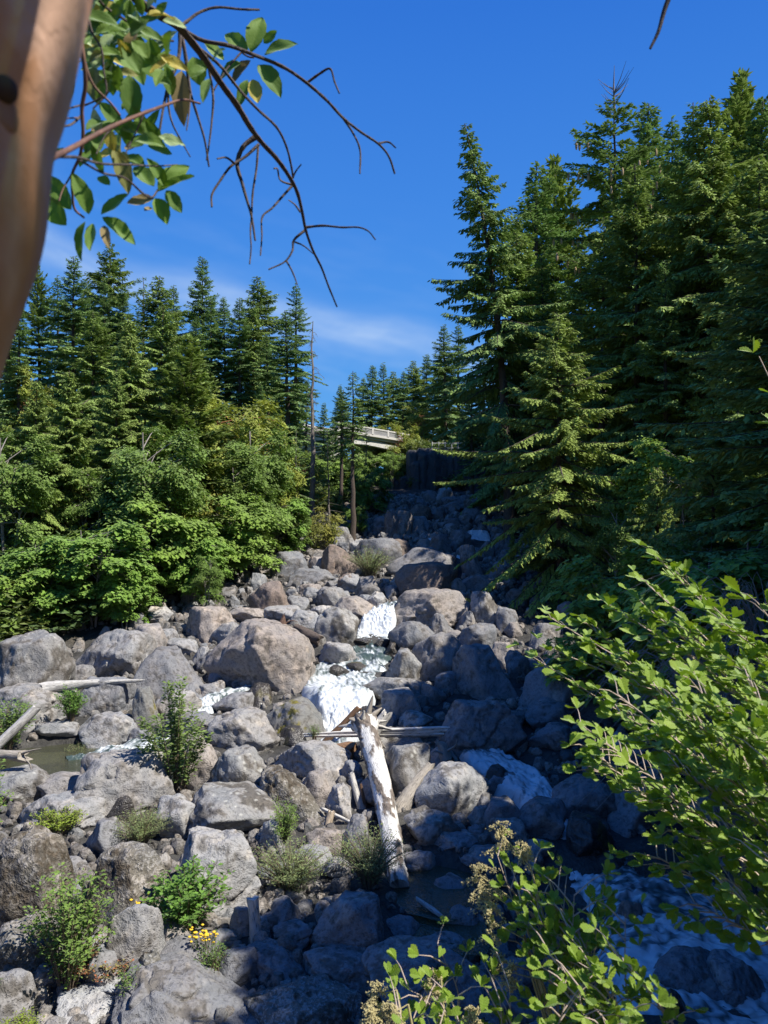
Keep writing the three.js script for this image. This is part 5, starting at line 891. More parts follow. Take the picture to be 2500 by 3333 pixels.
const leafTable = [ // look, base x, y, tip x, y, width, distance
  ["d", -0.2302, 0.7829, -0.2747, 0.8223, 0.0248, 1.36],
  ["d", -0.2254, 0.7789, -0.2071, 0.8479, 0.0339, 1.36],
  ["d", -0.2038, 0.7931, -0.1788, 0.8075, 0.0168, 1.36],
  ["d", -0.2025, 0.7748, -0.1458, 0.7888, 0.0319, 1.36],
  ["d", -0.2131, 0.7585, -0.1725, 0.7077, 0.0343, 1.36],
  ["y", -0.2221, 0.732, -0.2128, 0.6888, 0.024, 1.36],
  ["d", -0.2311, 0.732, -0.2472, 0.6846, 0.0184, 1.36],
  ["d", -0.2425, 0.7613, -0.2848, 0.7436, 0.024, 1.36],
  ["d", -0.271, 0.7646, -0.3028, 0.7837, 0.0279, 1.36],
  ["o", -0.2262, 0.7646, -0.2643, 0.7392, 0.022, 1.36],
  ["d", -0.3154, 0.4478, -0.2753, 0.4932, 0.0263, 1.12],
  ["b", -0.3121, 0.4502, -0.2587, 0.4589, 0.0171, 1.12],
  ["d", -0.3037, 0.4485, -0.2827, 0.4185, 0.0197, 1.12],
  ["d", -0.3188, 0.4385, -0.3013, 0.4029, 0.023, 1.12],
  ["o", -0.3205, 0.4368, -0.356, 0.4263, 0.0204, 1.12],
  ["d", -0.3205, 0.4546, -0.3536, 0.4894, 0.025, 1.12],
  ["d", -0.3037, 0.4535, -0.3211, 0.4832, 0.0181, 1.12],
  ["o", -0.3238, 0.4234, -0.328, 0.4104, 0.0092, 1.12],
  ["d", -0.3339, 0.4821, -0.3618, 0.4995, 0.0197, 1.12],
  ["d", -0.3774, 0.3816, -0.3883, 0.4259, 0.023, 1.03],
  ["d", -0.3626, 0.381, -0.3247, 0.4035, 0.0212, 1.03],
  ["d", -0.361, 0.3785, -0.3232, 0.3497, 0.023, 1.03],
  ["d", -0.3842, 0.3724, -0.3976, 0.3262, 0.0151, 1.03],
  ["d", -0.3734, 0.3693, -0.3679, 0.3263, 0.0169, 1.03],
  ["o", -0.3595, 0.3677, -0.3467, 0.3328, 0.0121, 1.03],
  ["d", -0.4073, 0.3677, -0.4416, 0.404, 0.0278, 1.03],
  ["d", -0.4002, 0.3872, -0.4329, 0.4311, 0.026, 1.03],
  ["b", -0.3296, 0.6056, -0.3763, 0.6097, 0.0211, 1.0],
  ["b", -0.3686, 0.7085, -0.383, 0.748, 0.0236, 1.15],
  ["d", -0.338, 0.6585, -0.3023, 0.6432, 0.0192, 1.09],
  ["b", -0.2705, 0.6116, -0.2825, 0.591, 0.018, 1.02],
  ["d", -0.3518, 0.6281, -0.394, 0.6906, 0.0346, 1.18],
  ["d", -0.3342, 0.6324, -0.3048, 0.5909, 0.0277, 1.11],
  ["d", -0.3303, 0.566, -0.3261, 0.5116, 0.0281, 1.04],
  ["o", -0.3031, 0.6603, -0.302, 0.581, 0.0282, 1.2],
  ["d", -0.3064, 0.6268, -0.3022, 0.5906, 0.0199, 1.13],
  ["d", -0.2331, 0.5775, -0.2391, 0.5399, 0.0132, 1.07],
  ["d", -0.2142, 0.5607, -0.1971, 0.5691, 0.0176, 1.0],
  ["b", -0.4083, 0.5863, -0.3789, 0.5558, 0.0209, 1.15],
  ["d", -0.3576, 0.5198, -0.3083, 0.5221, 0.0224, 1.09],
  ["b", -0.3163, 0.472, -0.2734, 0.4593, 0.0216, 1.02],
  ["b", -0.426, 0.5344, -0.4425, 0.5013, 0.0201, 1.18],
  ["b", -0.3957, 0.4628, -0.3784, 0.4524, 0.0169, 1.11],
  ["o", -0.3505, 0.471, -0.3327, 0.4192, 0.0244, 1.04],
  ["p", -0.4566, 0.6998, -0.4427, 0.6774, 0.019, 1.2],
  ["d", -0.4323, 0.6312, -0.4499, 0.5925, 0.0172, 1.13],
  ["o", -0.3879, 0.5936, -0.3845, 0.5459, 0.0239, 1.07],
  ["d", -0.3415, 0.5412, -0.3587, 0.5116, 0.0176, 1.0],
  ["p", -0.4203, 0.6655, -0.4071, 0.6368, 0.0169, 1.15],
  ["p", -0.369, 0.6487, -0.3792, 0.6233, 0.0192, 1.09],
  ["b", -0.33, 0.5964, -0.311, 0.5582, 0.0228, 1.02],
  ["d", -0.403, 0.727, -0.4177, 0.7509, 0.0194, 1.18],
  ["b", -0.3641, 0.7022, -0.3417, 0.7178, 0.0196, 1.11],
  ["d", -0.3131, 0.6423, -0.3083, 0.6602, 0.0153, 1.04],
  ["d", -0.3433, 0.698, -0.3153, 0.6905, 0.0211, 1.2],
  ["d", -0.2692, 0.6404, -0.2604, 0.6076, 0.0285, 1.13],
  ["y", -0.2799, 0.6048, -0.3105, 0.5814, 0.0188, 1.07],
  ["d", -0.3993, 0.4538, -0.4149, 0.4226, 0.0141, 1.0],
  ["b", -0.4358, 0.6982, -0.4466, 0.7233, 0.0186, 1.15],
  ["p", -0.4066, 0.6487, -0.4269, 0.6351, 0.016, 1.09],
  ["b", -0.3224, 0.604, -0.297, 0.6231, 0.0198, 1.02],
  ["d", -0.3977, 0.6599, -0.4087, 0.6231, 0.0222, 1.18],
  ["d", -0.3442, 0.5742, -0.358, 0.55, 0.0196, 1.11],
  ["b", -0.363, 0.5068, -0.3792, 0.4874, 0.0177, 1.04],
  ["y", -0.3937, 0.5632, -0.4049, 0.5258, 0.0218, 1.2],
  ["b", -0.3555, 0.5134, -0.3361, 0.531, 0.0186, 1.13],
  ["d", -0.3029, 0.6561, -0.2863, 0.6727, 0.0188, 1.07],
  ["b", -0.2921, 0.5652, -0.3108, 0.5839, 0.0205, 1.0],
  ["b", -0.4014, 0.6948, -0.4265, 0.6804, 0.0203, 1.15],
  ["d", -0.3608, 0.6259, -0.3812, 0.6089, 0.0198, 1.09],
  ["d", -0.2277, 0.5643, -0.2436, 0.5484, 0.018, 1.02],
  ["b", -0.4442, 0.7758, -0.4417, 0.747, 0.0178, 1.24],
  ["d", -0.4047, 0.7491, -0.4018, 0.7801, 0.0168, 1.25],
  ["o", -0.3297, 0.5895, -0.3179, 0.6214, 0.017, 1.03],
  ["b", -0.4063, 0.737, -0.4371, 0.761, 0.0154, 1.25],
  ["b", -0.3321, 0.5152, -0.3029, 0.5139, 0.0164, 1.13],
  ["b", -0.4391, 0.5563, -0.4227, 0.5299, 0.0161, 1.19],
  ["d", -0.3566, 0.6517, -0.3647, 0.6769, 0.0162, 1.11],
  ["b", -0.3517, 0.6104, -0.3523, 0.6388, 0.0131, 1.08],
  ["o", -0.4248, 0.7348, -0.4605, 0.755, 0.0144, 1.21],
  ["p", -0.3602, 0.7268, -0.3251, 0.7539, 0.016, 1.26],
  ["b", -0.3902, 0.6474, -0.3665, 0.6729, 0.0151, 1.11],
  ["o", -0.4753, 0.6166, -0.4419, 0.6249, 0.0218, 1.3],
  ["d", -0.374, 0.702, -0.4038, 0.7163, 0.0143, 1.18],
  ["b", -0.3512, 0.6451, -0.3187, 0.6513, 0.013, 1.09],
  ["b", -0.3575, 0.6668, -0.3225, 0.6676, 0.0169, 1.13],
  ["b", -0.3351, 0.6763, -0.3347, 0.64, 0.0142, 1.06],
  ["p", -0.4336, 0.7201, -0.4285, 0.6766, 0.0234, 1.29],
  ["d", -0.4005, 0.6822, -0.422, 0.7128, 0.0195, 1.1],
  ["b", -0.304, 0.5012, -0.3241, 0.5314, 0.0186, 1.1],
  ["d", -0.3599, 0.7331, -0.3874, 0.7109, 0.0216, 1.23],
  ["p", -0.355, 0.5011, -0.3594, 0.4652, 0.0177, 1.07],
  ["p", -0.457, 0.7307, -0.4132, 0.7298, 0.0214, 1.26],
  ["y", -0.4066, 0.7041, -0.4477, 0.7176, 0.0195, 1.27],
  ["o", -0.3561, 0.584, -0.3778, 0.5753, 0.0129, 1.02],
  ["p", -0.3117, 0.6629, -0.2853, 0.6881, 0.0162, 1.06],
  ["o", -0.3861, 0.6294, -0.3552, 0.6341, 0.0144, 1.15],
  ["y", -0.3901, 0.6634, -0.4251, 0.648, 0.0201, 1.13],
  ["b", -0.392, 0.7038, -0.3837, 0.7306, 0.0201, 1.16],
  ["y", -0.4202, 0.7174, -0.3899, 0.7384, 0.0173, 1.16],
  ["d", -0.3538, 0.7043, -0.386, 0.7085, 0.0186, 1.18],
  ["y", -0.3972, 0.6698, -0.413, 0.6322, 0.0177, 1.18],
  ["d", -0.3292, 0.6777, -0.3558, 0.6675, 0.0147, 1.2],
  ["d", -0.3178, 0.6234, -0.3386, 0.6434, 0.0195, 1.12],
  ["b", -0.3612, 0.7276, -0.3326, 0.7399, 0.02, 1.28],
  ["d", -0.4343, 0.5743, -0.4149, 0.61, 0.0223, 1.23],
  ["b", -0.4258, 0.7401, -0.3969, 0.746, 0.0216, 1.26],
  ["o", -0.3611, 0.6867, -0.3763, 0.7233, 0.0153, 1.16],
  ["d", -0.3866, 0.6075, -0.4164, 0.6131, 0.0156, 1.08],
  ["d", -0.3367, 0.5887, -0.3131, 0.6066, 0.015, 1.05],
  ["y", -0.2984, 0.6078, -0.2638, 0.5922, 0.0178, 1.07],
  ["d", -0.3709, 0.6254, -0.3385, 0.6412, 0.0132, 1.05],
  ["d", -0.393, 0.5596, -0.3834, 0.5969, 0.0186, 1.23],
  ["d", -0.4313, 0.763, -0.4195, 0.7219, 0.0194, 1.22],
  ["b", -0.3901, 0.7031, -0.4123, 0.7356, 0.0171, 1.12],
  ["b", -0.3665, 0.6823, -0.3602, 0.6539, 0.0196, 1.12],
  ["d", -0.3096, 0.6892, -0.325, 0.7228, 0.013, 1.09],
  ["y", -0.438, 0.8066, -0.4309, 0.8349, 0.0195, 1.27],
  ["b", -0.3942, 0.6416, -0.4338, 0.6496, 0.0152, 1.18],
  ["b", -0.3051, 0.5829, -0.2793, 0.5624, 0.0129, 1.08],
  ["d", -0.3743, 0.5937, -0.3496, 0.6245, 0.0177, 1.27],
  ["d", -0.3809, 0.4743, -0.3528, 0.4967, 0.0188, 1.05],
  ["d", -0.3891, 0.7521, -0.3552, 0.7427, 0.0189, 1.21],
  ["d", -0.4039, 0.7797, -0.3703, 0.7495, 0.02, 1.27],
  ["b", -0.4252, 0.735, -0.398, 0.7397, 0.0209, 1.26],
  ["b", -0.3921, 0.7199, -0.4138, 0.7436, 0.0203, 1.17],
  ["b", -0.3962, 0.656, -0.4017, 0.6294, 0.0192, 1.1],
  ["d", -0.4034, 0.664, -0.3704, 0.6854, 0.0168, 1.12],
  ["d", -0.3959, 0.6728, -0.4248, 0.6963, 0.0216, 1.19],
  ["d", -0.3375, 0.5306, -0.3497, 0.5684, 0.0181, 1.14],
  ["b", -0.398, 0.7874, -0.3676, 0.7893, 0.0227, 1.26],
  ["d", -0.4165, 0.7178, -0.4415, 0.7319, 0.0199, 1.2],
  ["b", -0.2801, 0.5575, -0.2825, 0.5271, 0.0129, 1.01],
  ["y", -0.3728, 0.5883, -0.3494, 0.5801, 0.0165, 1.03],
  ["p", -0.4235, 0.5859, -0.4143, 0.5577, 0.0176, 1.25],
  ["b", -0.4298, 0.74, -0.4283, 0.7685, 0.0198, 1.28],
  ["b", -0.3387, 0.6294, -0.3515, 0.6553, 0.0148, 1.06],
  ["p", -0.2886, 0.4859, -0.2633, 0.4816, 0.0188, 1.05],
  ["p", -0.2988, 0.4944, -0.2665, 0.4954, 0.0155, 1.06],
  ["d", -0.3772, 0.4981, -0.3926, 0.4704, 0.0169, 1.05],
  ["d", -0.43, 0.7531, -0.457, 0.7768, 0.0158, 1.19],
  ["o", -0.4056, 0.715, -0.3797, 0.6861, 0.0181, 1.28],
  ["d", -0.3142, 0.613, -0.2964, 0.6425, 0.0133, 1.11],
  ["d", -0.3495, 0.6379, -0.333, 0.6574, 0.0162, 1.04],
  ["d", -0.4508, 0.6865, -0.4599, 0.7228, 0.0152, 1.24],
  ["b", -0.353, 0.6837, -0.3807, 0.7051, 0.0206, 1.19],
  ["o", -0.4168, 0.6588, -0.4147, 0.6926, 0.014, 1.16],
  ["d", -0.3843, 0.6699, -0.3622, 0.6992, 0.0184, 1.09],
  ["d", -0.4355, 0.789, -0.4099, 0.8265, 0.0152, 1.29],
  ["b", -0.4282, 0.6736, -0.4632, 0.6779, 0.0191, 1.21],
  ["b", -0.3683, 0.6581, -0.3452, 0.6487, 0.0198, 1.1],
  ["d", -0.4281, 0.7596, -0.4449, 0.7329, 0.0145, 1.23],
  ["b", -0.3861, 0.7849, -0.4207, 0.795, 0.0198, 1.3],
  ["y", -0.4195, 0.5764, -0.463, 0.563, 0.0166, 1.28],
  ["b", -0.3262, 0.6534, -0.3122, 0.6307, 0.0175, 1.11],
  ["y", -0.3219, 0.5739, -0.3359, 0.597, 0.0134, 1.03],
  ["d", -0.3953, 0.6693, -0.3715, 0.6701, 0.0173, 1.07],
  ["b", -0.3701, 0.4765, -0.3691, 0.4401, 0.015, 1.03],
  ["d", -0.4272, 0.6246, -0.4204, 0.6508, 0.017, 1.17],
  ["p", -0.3224, 0.7156, -0.2917, 0.7206, 0.0165, 1.17],
  ["p", -0.4146, 0.7201, -0.455, 0.7174, 0.0143, 1.16],
  ["p", -0.3888, 0.5173, -0.3887, 0.5427, 0.0154, 1.1],
  ["p", -0.4557, 0.7929, -0.4772, 0.8315, 0.018, 1.29],
  ["d", -0.4508, 0.7085, -0.4311, 0.7441, 0.0198, 1.28],
  ["b", -0.4583, 0.7402, -0.4655, 0.7076, 0.0211, 1.26],
  ["p", -0.4399, 0.7616, -0.4607, 0.7346, 0.0219, 1.23],
  ["y", -0.3711, 0.6904, -0.41, 0.6828, 0.0165, 1.23],
  ["d", -0.4332, 0.68, -0.4222, 0.7218, 0.0208, 1.22],
  ["b", -0.3426, 0.4745, -0.3556, 0.4975, 0.0123, 1.04],
  ["b", -0.3525, 0.6871, -0.3214, 0.6867, 0.0192, 1.24],
  ["d", -0.4018, 0.6882, -0.4146, 0.7107, 0.0196, 1.16],
  ["y", -0.3475, 0.6527, -0.3335, 0.6296, 0.013, 1.1],
  ["b", -0.3581, 0.6014, -0.3609, 0.5718, 0.0176, 1.08],
  ["d", -0.4134, 0.6299, -0.3752, 0.6154, 0.0188, 1.15],
  ["p", -0.4415, 0.5969, -0.4636, 0.5779, 0.0186, 1.28],
  ["y", -0.3691, 0.495, -0.3484, 0.4784, 0.0168, 1.11],
  ["o", -0.3791, 0.7996, -0.4083, 0.8123, 0.0204, 1.26],
  ["p", -0.4237, 0.6992, -0.4332, 0.6585, 0.0215, 1.2],
  ["b", -0.3185, 0.6247, -0.3015, 0.6068, 0.0123, 1.01],
  ["b", -0.3378, 0.5864, -0.37, 0.5874, 0.0172, 1.03],
  ["d", -0.3869, 0.7772, -0.388, 0.7438, 0.0172, 1.22],
  ["d", -0.3431, 0.5086, -0.3714, 0.5294, 0.0141, 1.1],
  ["o", -0.3773, 0.5312, -0.3489, 0.5255, 0.0183, 1.17],
  ["b", -0.2963, 0.6453, -0.3269, 0.6308, 0.0156, 1.05],
  ["y", -0.3453, 0.4625, -0.3519, 0.4878, 0.0167, 1.03],
  ["p", -0.3383, 0.6907, -0.362, 0.6669, 0.0199, 1.14],
  ["y", -0.3458, 0.6636, -0.3193, 0.658, 0.0178, 1.09],
  ["d", -0.4189, 0.7272, -0.4234, 0.6952, 0.0178, 1.16],
  ["o", -0.3943, 0.672, -0.4117, 0.642, 0.0153, 1.07],
  ["b", -0.4494, 0.7498, -0.4805, 0.737, 0.0177, 1.23],
  ["d", -0.3533, 0.577, -0.3605, 0.6125, 0.0129, 1.04],
  ["b", -0.4037, 0.5454, -0.4285, 0.5695, 0.0192, 1.19],
  ["d", -0.3699, 0.4886, -0.3597, 0.4566, 0.0176, 1.03],
  ["y", -0.3123, 0.648, -0.2796, 0.6656, 0.0141, 1.05],
  ["p", -0.3792, 0.7129, -0.346, 0.7083, 0.0198, 1.26],
  ["p", -0.3998, 0.6504, -0.426, 0.6613, 0.0186, 1.13],
];
const sprayTable = [ // description, root (x, distance), stem tips (x, height over the eye, distance, leaves), leaf length, seed, plumes
  ["toothed leaf shrub reaching over the dark boulders with bright leaf sprays", [2.9, 3.2], [[0.685, -0.675, 3.828, 30], [0.795, -0.505, 3.828, 40], [0.746, -0.615, 3.696, 25], [0.894, -0.491, 3.564, 40], [0.96, -0.403, 3.432, 45], [1.098, -0.384, 3.432, 45], [1.218, -0.264, 3.3, 35], [1.122, -0.188, 3.3, 35], [1.12, -0.275, 3.564, 25], [1.208, -0.322, 3.036, 40], [0.986, -0.665, 3.564, 40], [0.989, -0.692, 3.3, 40], [1.002, -0.658, 3.696, 25], [1.078, -0.537, 3.168, 50], [1.138, -0.444, 3.036, 45], [1.239, -0.408, 2.904, 45], [1.286, -0.31, 2.772, 40], [1.417, 0.588, 3.036, 15], [1.23, -0.533, 2.772, 45]], 0.07, 5, []],
  ["toothed leaf shrub hanging over the shaded stream, dense with lime green leaves", [1.85, 1.75], [[0.64, -0.69, 2.61, 39], [0.639, -0.732, 2.52, 39], [0.628, -0.79, 2.52, 39], [0.688, -0.585, 2.34, 44], [0.681, -0.531, 2.34, 39], [0.735, -0.478, 2.16, 48], [0.8, -0.446, 2.07, 48], [0.739, -0.64, 2.25, 44], [0.764, -0.553, 2.07, 44], [0.833, -0.484, 1.98, 44], [0.861, -0.516, 1.89, 44], [0.739, -0.757, 2.25, 39], [0.74, -0.649, 2.07, 44], [0.81, -0.632, 1.98, 44], [0.82, -0.616, 1.8, 39], [0.791, -0.887, 2.25, 35], [0.796, -1.003, 2.34, 35], [0.8, -0.899, 2.07, 39], [0.856, -0.792, 1.98, 39], [0.84, -0.771, 1.8, 35], [0.8, -1.006, 2.07, 30], [0.817, -0.897, 1.89, 35], [0.851, -0.917, 1.8, 30], [0.861, -0.407, 1.89, 39], [0.856, -0.554, 1.8, 35]], 0.047, 6, []],
  ["toothed leaf shrub with dry cream plumes rising in front of the dark stream", [0.7, 2.0], [[0.34, -1.022, 2.22, 15], [0.396, -0.957, 2.146, 18], [0.365, -1.037, 2.146, 21], [0.446, -0.982, 2.146, 21], [0.49, -0.989, 2.072, 21], [0.574, -0.954, 2.072, 21], [0.406, -1.055, 2.072, 27], [0.461, -1.04, 1.998, 27], [0.53, -1.017, 1.998, 27], [0.599, -1.0, 1.998, 21], [0.359, -1.115, 2.072, 21], [0.411, -1.079, 1.924, 30], [0.469, -1.038, 1.85, 30], [0.533, -1.017, 1.85, 27], [0.43, -1.048, 1.776, 27], [0.512, -1.068, 1.776, 24], [0.311, -1.179, 1.998, 15], [0.288, -1.213, 1.998, 15], [0.597, -1.081, 1.85, 18], [0.461, -1.063, 1.702, 21], [0.399, -1.089, 1.776, 21], [0.314, -0.951, 2.22, 9]], 0.036, 7, [[0.326, -0.902, 2.257, 0.098, 0.091], [0.263, -1.003, 2.22, 0.141, 0.09], [0.384, -0.932, 2.22, 0.102, 0.058], [0.285, -1.093, 2.146, 0.062, 0.099], [0.298, -1.177, 2.109, 0.055, 0.073], [0.29, -1.036, 2.183, 0.113, 0.075], [0.323, -1.186, 2.072, 0.06, 0.06]]],
  ["low toothed leaf shrub with cream plumes at the foot of the dark rock shelf", [0.22, 1.95], [[0.148, -1.194, 2.22, 6], [0.13, -1.216, 2.146, 8], [0.06, -1.222, 2.072, 10], [0.116, -1.213, 1.998, 12], [0.185, -1.202, 1.998, 10], [0.034, -1.201, 1.924, 12], [0.145, -1.212, 1.924, 12], [0.2, -1.212, 1.924, 8]], 0.034, 8, [[0.126, -1.21, 2.072, 0.09, 0.072], [-0.017, -1.202, 1.998, 0.092, 0.104], [0.017, -1.201, 1.924, 0.078, 0.066], [0.211, -1.207, 1.924, 0.066, 0.055], [-0.033, -1.207, 1.924, 0.066, 0.055]]],
];

// ------------------------------------------------------------------ trees
// a conifer one metre of reach at a time: boughs in loose whorls, side shoots on each bough, needle sprays on each shoot
function coniferShape({ h = 22, reach = 3.4, bare = .12, seed = 1, droop = .35, hue = 0, gaps = .15, spray = .30, fat = 1, upper = 45, top = 'spire', dense = 1, hang = .0, deadLow = 0, lean = [0, 0] }) {
  const rnd = mulberry(seed * 131 + 7), S = new Soup(60000), wood = [], at = (y) => { const t = y / h; return V(lean[0] * h * t * t, y, lean[1] * h * t * t); };
  const path = Array.from({ length: 14 }, (_, i) => at(h * i / 13).add(V(.10 * n2(i * .4, seed), 0, .10 * n2(i * .4, seed + 9))));
  const r0 = h * .0125 + .06;
  wood.push(tube(path, path.map((_, i) => lerp(r0 * 1.15, .03, Math.pow(i / 13, .85))), 9, { wob: .08, seed }));
  const outline = (t) => top === 'round' ? Math.pow(Math.max(0, Math.sin(Math.PI * clamp(.12 + .88 * t))), .7) * (1 - .25 * t) : Math.min(1, (1 - t) * 1.75 + .04) * (.70 + .30 * sstep(0, .25, t)) * 1.22;
  const step = .155 / dense; let az = rnd() * 6.28;
  for (let y = h * bare; y < h - .12; y += step * (.6 + .7 * rnd()) * (.55 + .45 * (1 - y / h))) {
    const t = Math.max(0, (y / h - bare) / (1 - bare)); az += 2.4 + .5 * (rnd() - .5);
    if (rnd() < gaps * (1 - t * .6)) continue;
    const lumpy = 1 + .5 * n2(Math.cos(az) * 1.1 + seed * 3, Math.sin(az) * 1.1 + y * .42), L = reach * outline(t) * lumpy * (.66 + .5 * rnd());
    if (!(L > .10)) continue;
    const e0 = lerp(-.30, upper / 57.3, Math.pow(t, 1.5)) + (rnd() - .5) * .62, dead = rnd() < deadLow * sstep(.5, 0, t);
    const o = at(y), cx = Math.cos(az), cz = Math.sin(az), n = Math.max(3, Math.ceil(L / .5)), pts = [];
    for (let k = 0; k <= n; k++) { const s = k / n; pts.push(V(o.x + cx * L * s * Math.cos(e0 * .7), o.y + L * (Math.sin(e0) * s - droop * s * s * .75 + droop * .45 * s * s * s), o.z + cz * L * s * Math.cos(e0 * .7))); }
    wood.push(tube(pts, pts.map((_, i) => lerp(.02 + L * .009, .006, i / n)), 3, { cap: false }));
    const tone = .82 + .36 * rnd(), yel = hue + .10 * (rnd() - .5);
    const shoots = Math.ceil(L / .062 * dense);
    for (let q = 0; q < shoots; q++) {
      const s = .10 + .90 * (q + rnd()) / shoots, k = Math.min(n - 1, Math.floor(s * n)), f = s * n - k, b = pts[k].clone().lerp(pts[k + 1], f), fw = pts[k + 1].clone().sub(pts[k]).normalize();
      const side = rnd() < .5 ? -1 : 1, l = (.16 + .42 * Math.min(L, 3.2) * (1 - s) * (.5 + .7 * rnd()) + .12 * rnd()) * fat, spread = .45 + .55 * rnd();
      let dx = fw.x * .75 - cz * side * spread, dy = fw.y * .6 - hang * (.35 + .7 * rnd()) - .10, dz = fw.z * .75 + cx * side * spread; const dl = Math.hypot(dx, dy, dz); dx /= dl; dy /= dl; dz /= dl;
      if (dead) { if (rnd() < .35) wood.push(tube([b, b.clone().add(V(dx * l, dy * l, dz * l))], [.008, .003], 3, { cap: false })); continue; }
      const m = Math.max(1, Math.round(l / .115));
      for (let u = 0; u < m; u++) {
        const w = (u + .3 * rnd()) / m * l, ox = b.x + dx * w, oy = b.y + dy * w - .16 * hang * (w / (l + .1)) ** 2, oz = b.z + dz * w, sl = spray * (.65 + .6 * rnd()), jx = (rnd() - .5) * 1.0, jy = (rnd() - .5) * .95 - .08 - hang * .25, jz = (rnd() - .5) * 1.0;
        let ex = dx + jx, ey = dy + jy, ez = dz + jz; const el = Math.hypot(ex, ey, ez); ex *= sl / el; ey *= sl / el; ez *= sl / el;
        let px = ez + (rnd() - .5) * .12, py = (rnd() - .5) * .28, pz = -ex + (rnd() - .5) * .12; const pl = Math.hypot(px, py, pz) || 1, hw = sl * (.19 + .11 * rnd()); px *= hw / pl; py *= hw / pl; pz *= hw / pl;
        const c = tone * (.75 + .5 * rnd()), yy = yel + .05 * (rnd() - .5);
        S.leaf(ox, oy, oz, ex, ey, ez, px, py, pz, (.205 + .10 * yy) * c, (.312 + .05 * yy) * c, (.094 - .03 * yy) * c, .42, -.03 * sl);
      }
    }
  }
  return { wood: mergeGeometries(wood), crown: S.build(), h };
}
// a pine or broadleaf: limbs that fork, leaves in layered sprays at the ends
function broadleafShape({ h = 9, reach = 3.5, seed = 1, leaf = .16, sprays = 900, per = 14, colour = [.085, .135, .028], vary = .3, low = .15, flat = .5, stems = 3, clumps = 46, size = .55, yellow = 0 }) {
  const rnd = mulberry(seed * 977 + 3), S = new Soup(60000), wood = [], tips = [];
  for (let s = 0; s < stems; s++) {
    const a = s / stems * 6.28 + rnd(), sp = stems > 1 ? .25 + .35 * rnd() : .05, top = V(Math.cos(a) * reach * sp, h * (.62 + .2 * rnd()), Math.sin(a) * reach * sp);
    const base = V(Math.cos(a) * .12 * (stems > 1), -.2, Math.sin(a) * .12 * (stems > 1)), mid = base.clone().lerp(top, .5).add(V((rnd() - .5) * .5, .2, (rnd() - .5) * .5)), p = smoothPath([base, mid, top], 10), r = (.035 + h * .009) / Math.sqrt(stems) * 1.3;
    wood.push(tube(p, p.map((_, i) => lerp(r, r * .3, i / 10)), 7, { wob: .12, seed: seed + s }));
    for (let k = 0; k < clumps / stems; k++) {
      const f = .25 + .75 * rnd(), o = p[Math.floor(f * 10)], aa = rnd() * 6.28, t = clamp(o.y / h + (rnd() - .35) * .35, low, 1), rr = reach * Math.sqrt(Math.max(0, 1 - Math.pow((t - .48) / .56, 2))) * (.45 + .6 * Math.sqrt(rnd())), e = V(Math.cos(aa) * rr, t * h * (.97 + .05 * rnd()), Math.sin(aa) * rr);
      const bp = smoothPath([o, o.clone().lerp(e, .55).add(V(0, .12 * rr, 0)), e], 5); wood.push(tube(bp, bp.map((_, i) => lerp(r * .35, .008, i / 5)), 4, { cap: false })); tips.push([e, bp[3]]);
    }
  }
  for (let q = 0; q < sprays; q++) {
    const [e, i] = tips[Math.floor(rnd() * tips.length)], k = rnd(), rs = size * (.6 + .8 * rnd()), c0 = V(lerp(i.x, e.x, k) + (rnd() - .5) * 1.7 * rs, lerp(i.y, e.y, k) + (rnd() - .5) * 1.2 * rs, lerp(i.z, e.z, k) + (rnd() - .5) * 1.7 * rs);
    const nx = (rnd() - .5) * flat * 1.6 + c0.x / (reach + 1) * .5, nz = (rnd() - .5) * flat * 1.6 + c0.z / (reach + 1) * .5, tone = .8 + .4 * rnd(), ye = yellow * rnd();
    for (let u = 0; u < per; u++) {
      const a = rnd() * 6.28, d = Math.sqrt(rnd()) * rs * .62, ox = c0.x + Math.cos(a) * d, oz = c0.z + Math.sin(a) * d, oy = c0.y - (nx * Math.cos(a) + nz * Math.sin(a)) * d - .25 * d * d / rs + (rnd() - .5) * .08;
      const l = leaf * (.65 + .6 * rnd()), b = a + (rnd() - .5) * 1.8; let ex = Math.cos(b) * l, ez = Math.sin(b) * l, ey = -(nx * ex + nz * ez) - l * (.1 + .35 * rnd());
      const w = l * .42, px = -Math.sin(b) * w, pz = Math.cos(b) * w, py = -(nx * px + nz * pz) + (rnd() - .5) * flat * w, c = tone * (1 - vary / 2 + vary * rnd());
      S.leaf(ox, oy, oz, ex, ey, ez, px, py, pz, 1.85 * (colour[0] + .07 * ye) * c, 1.85 * (colour[1] + .01 * ye) * c, 1.85 * colour[2] * c * (1 - .4 * ye), .48, l * .10);
    }
  }
  return { wood: mergeGeometries(wood), crown: S.build(), h };
}
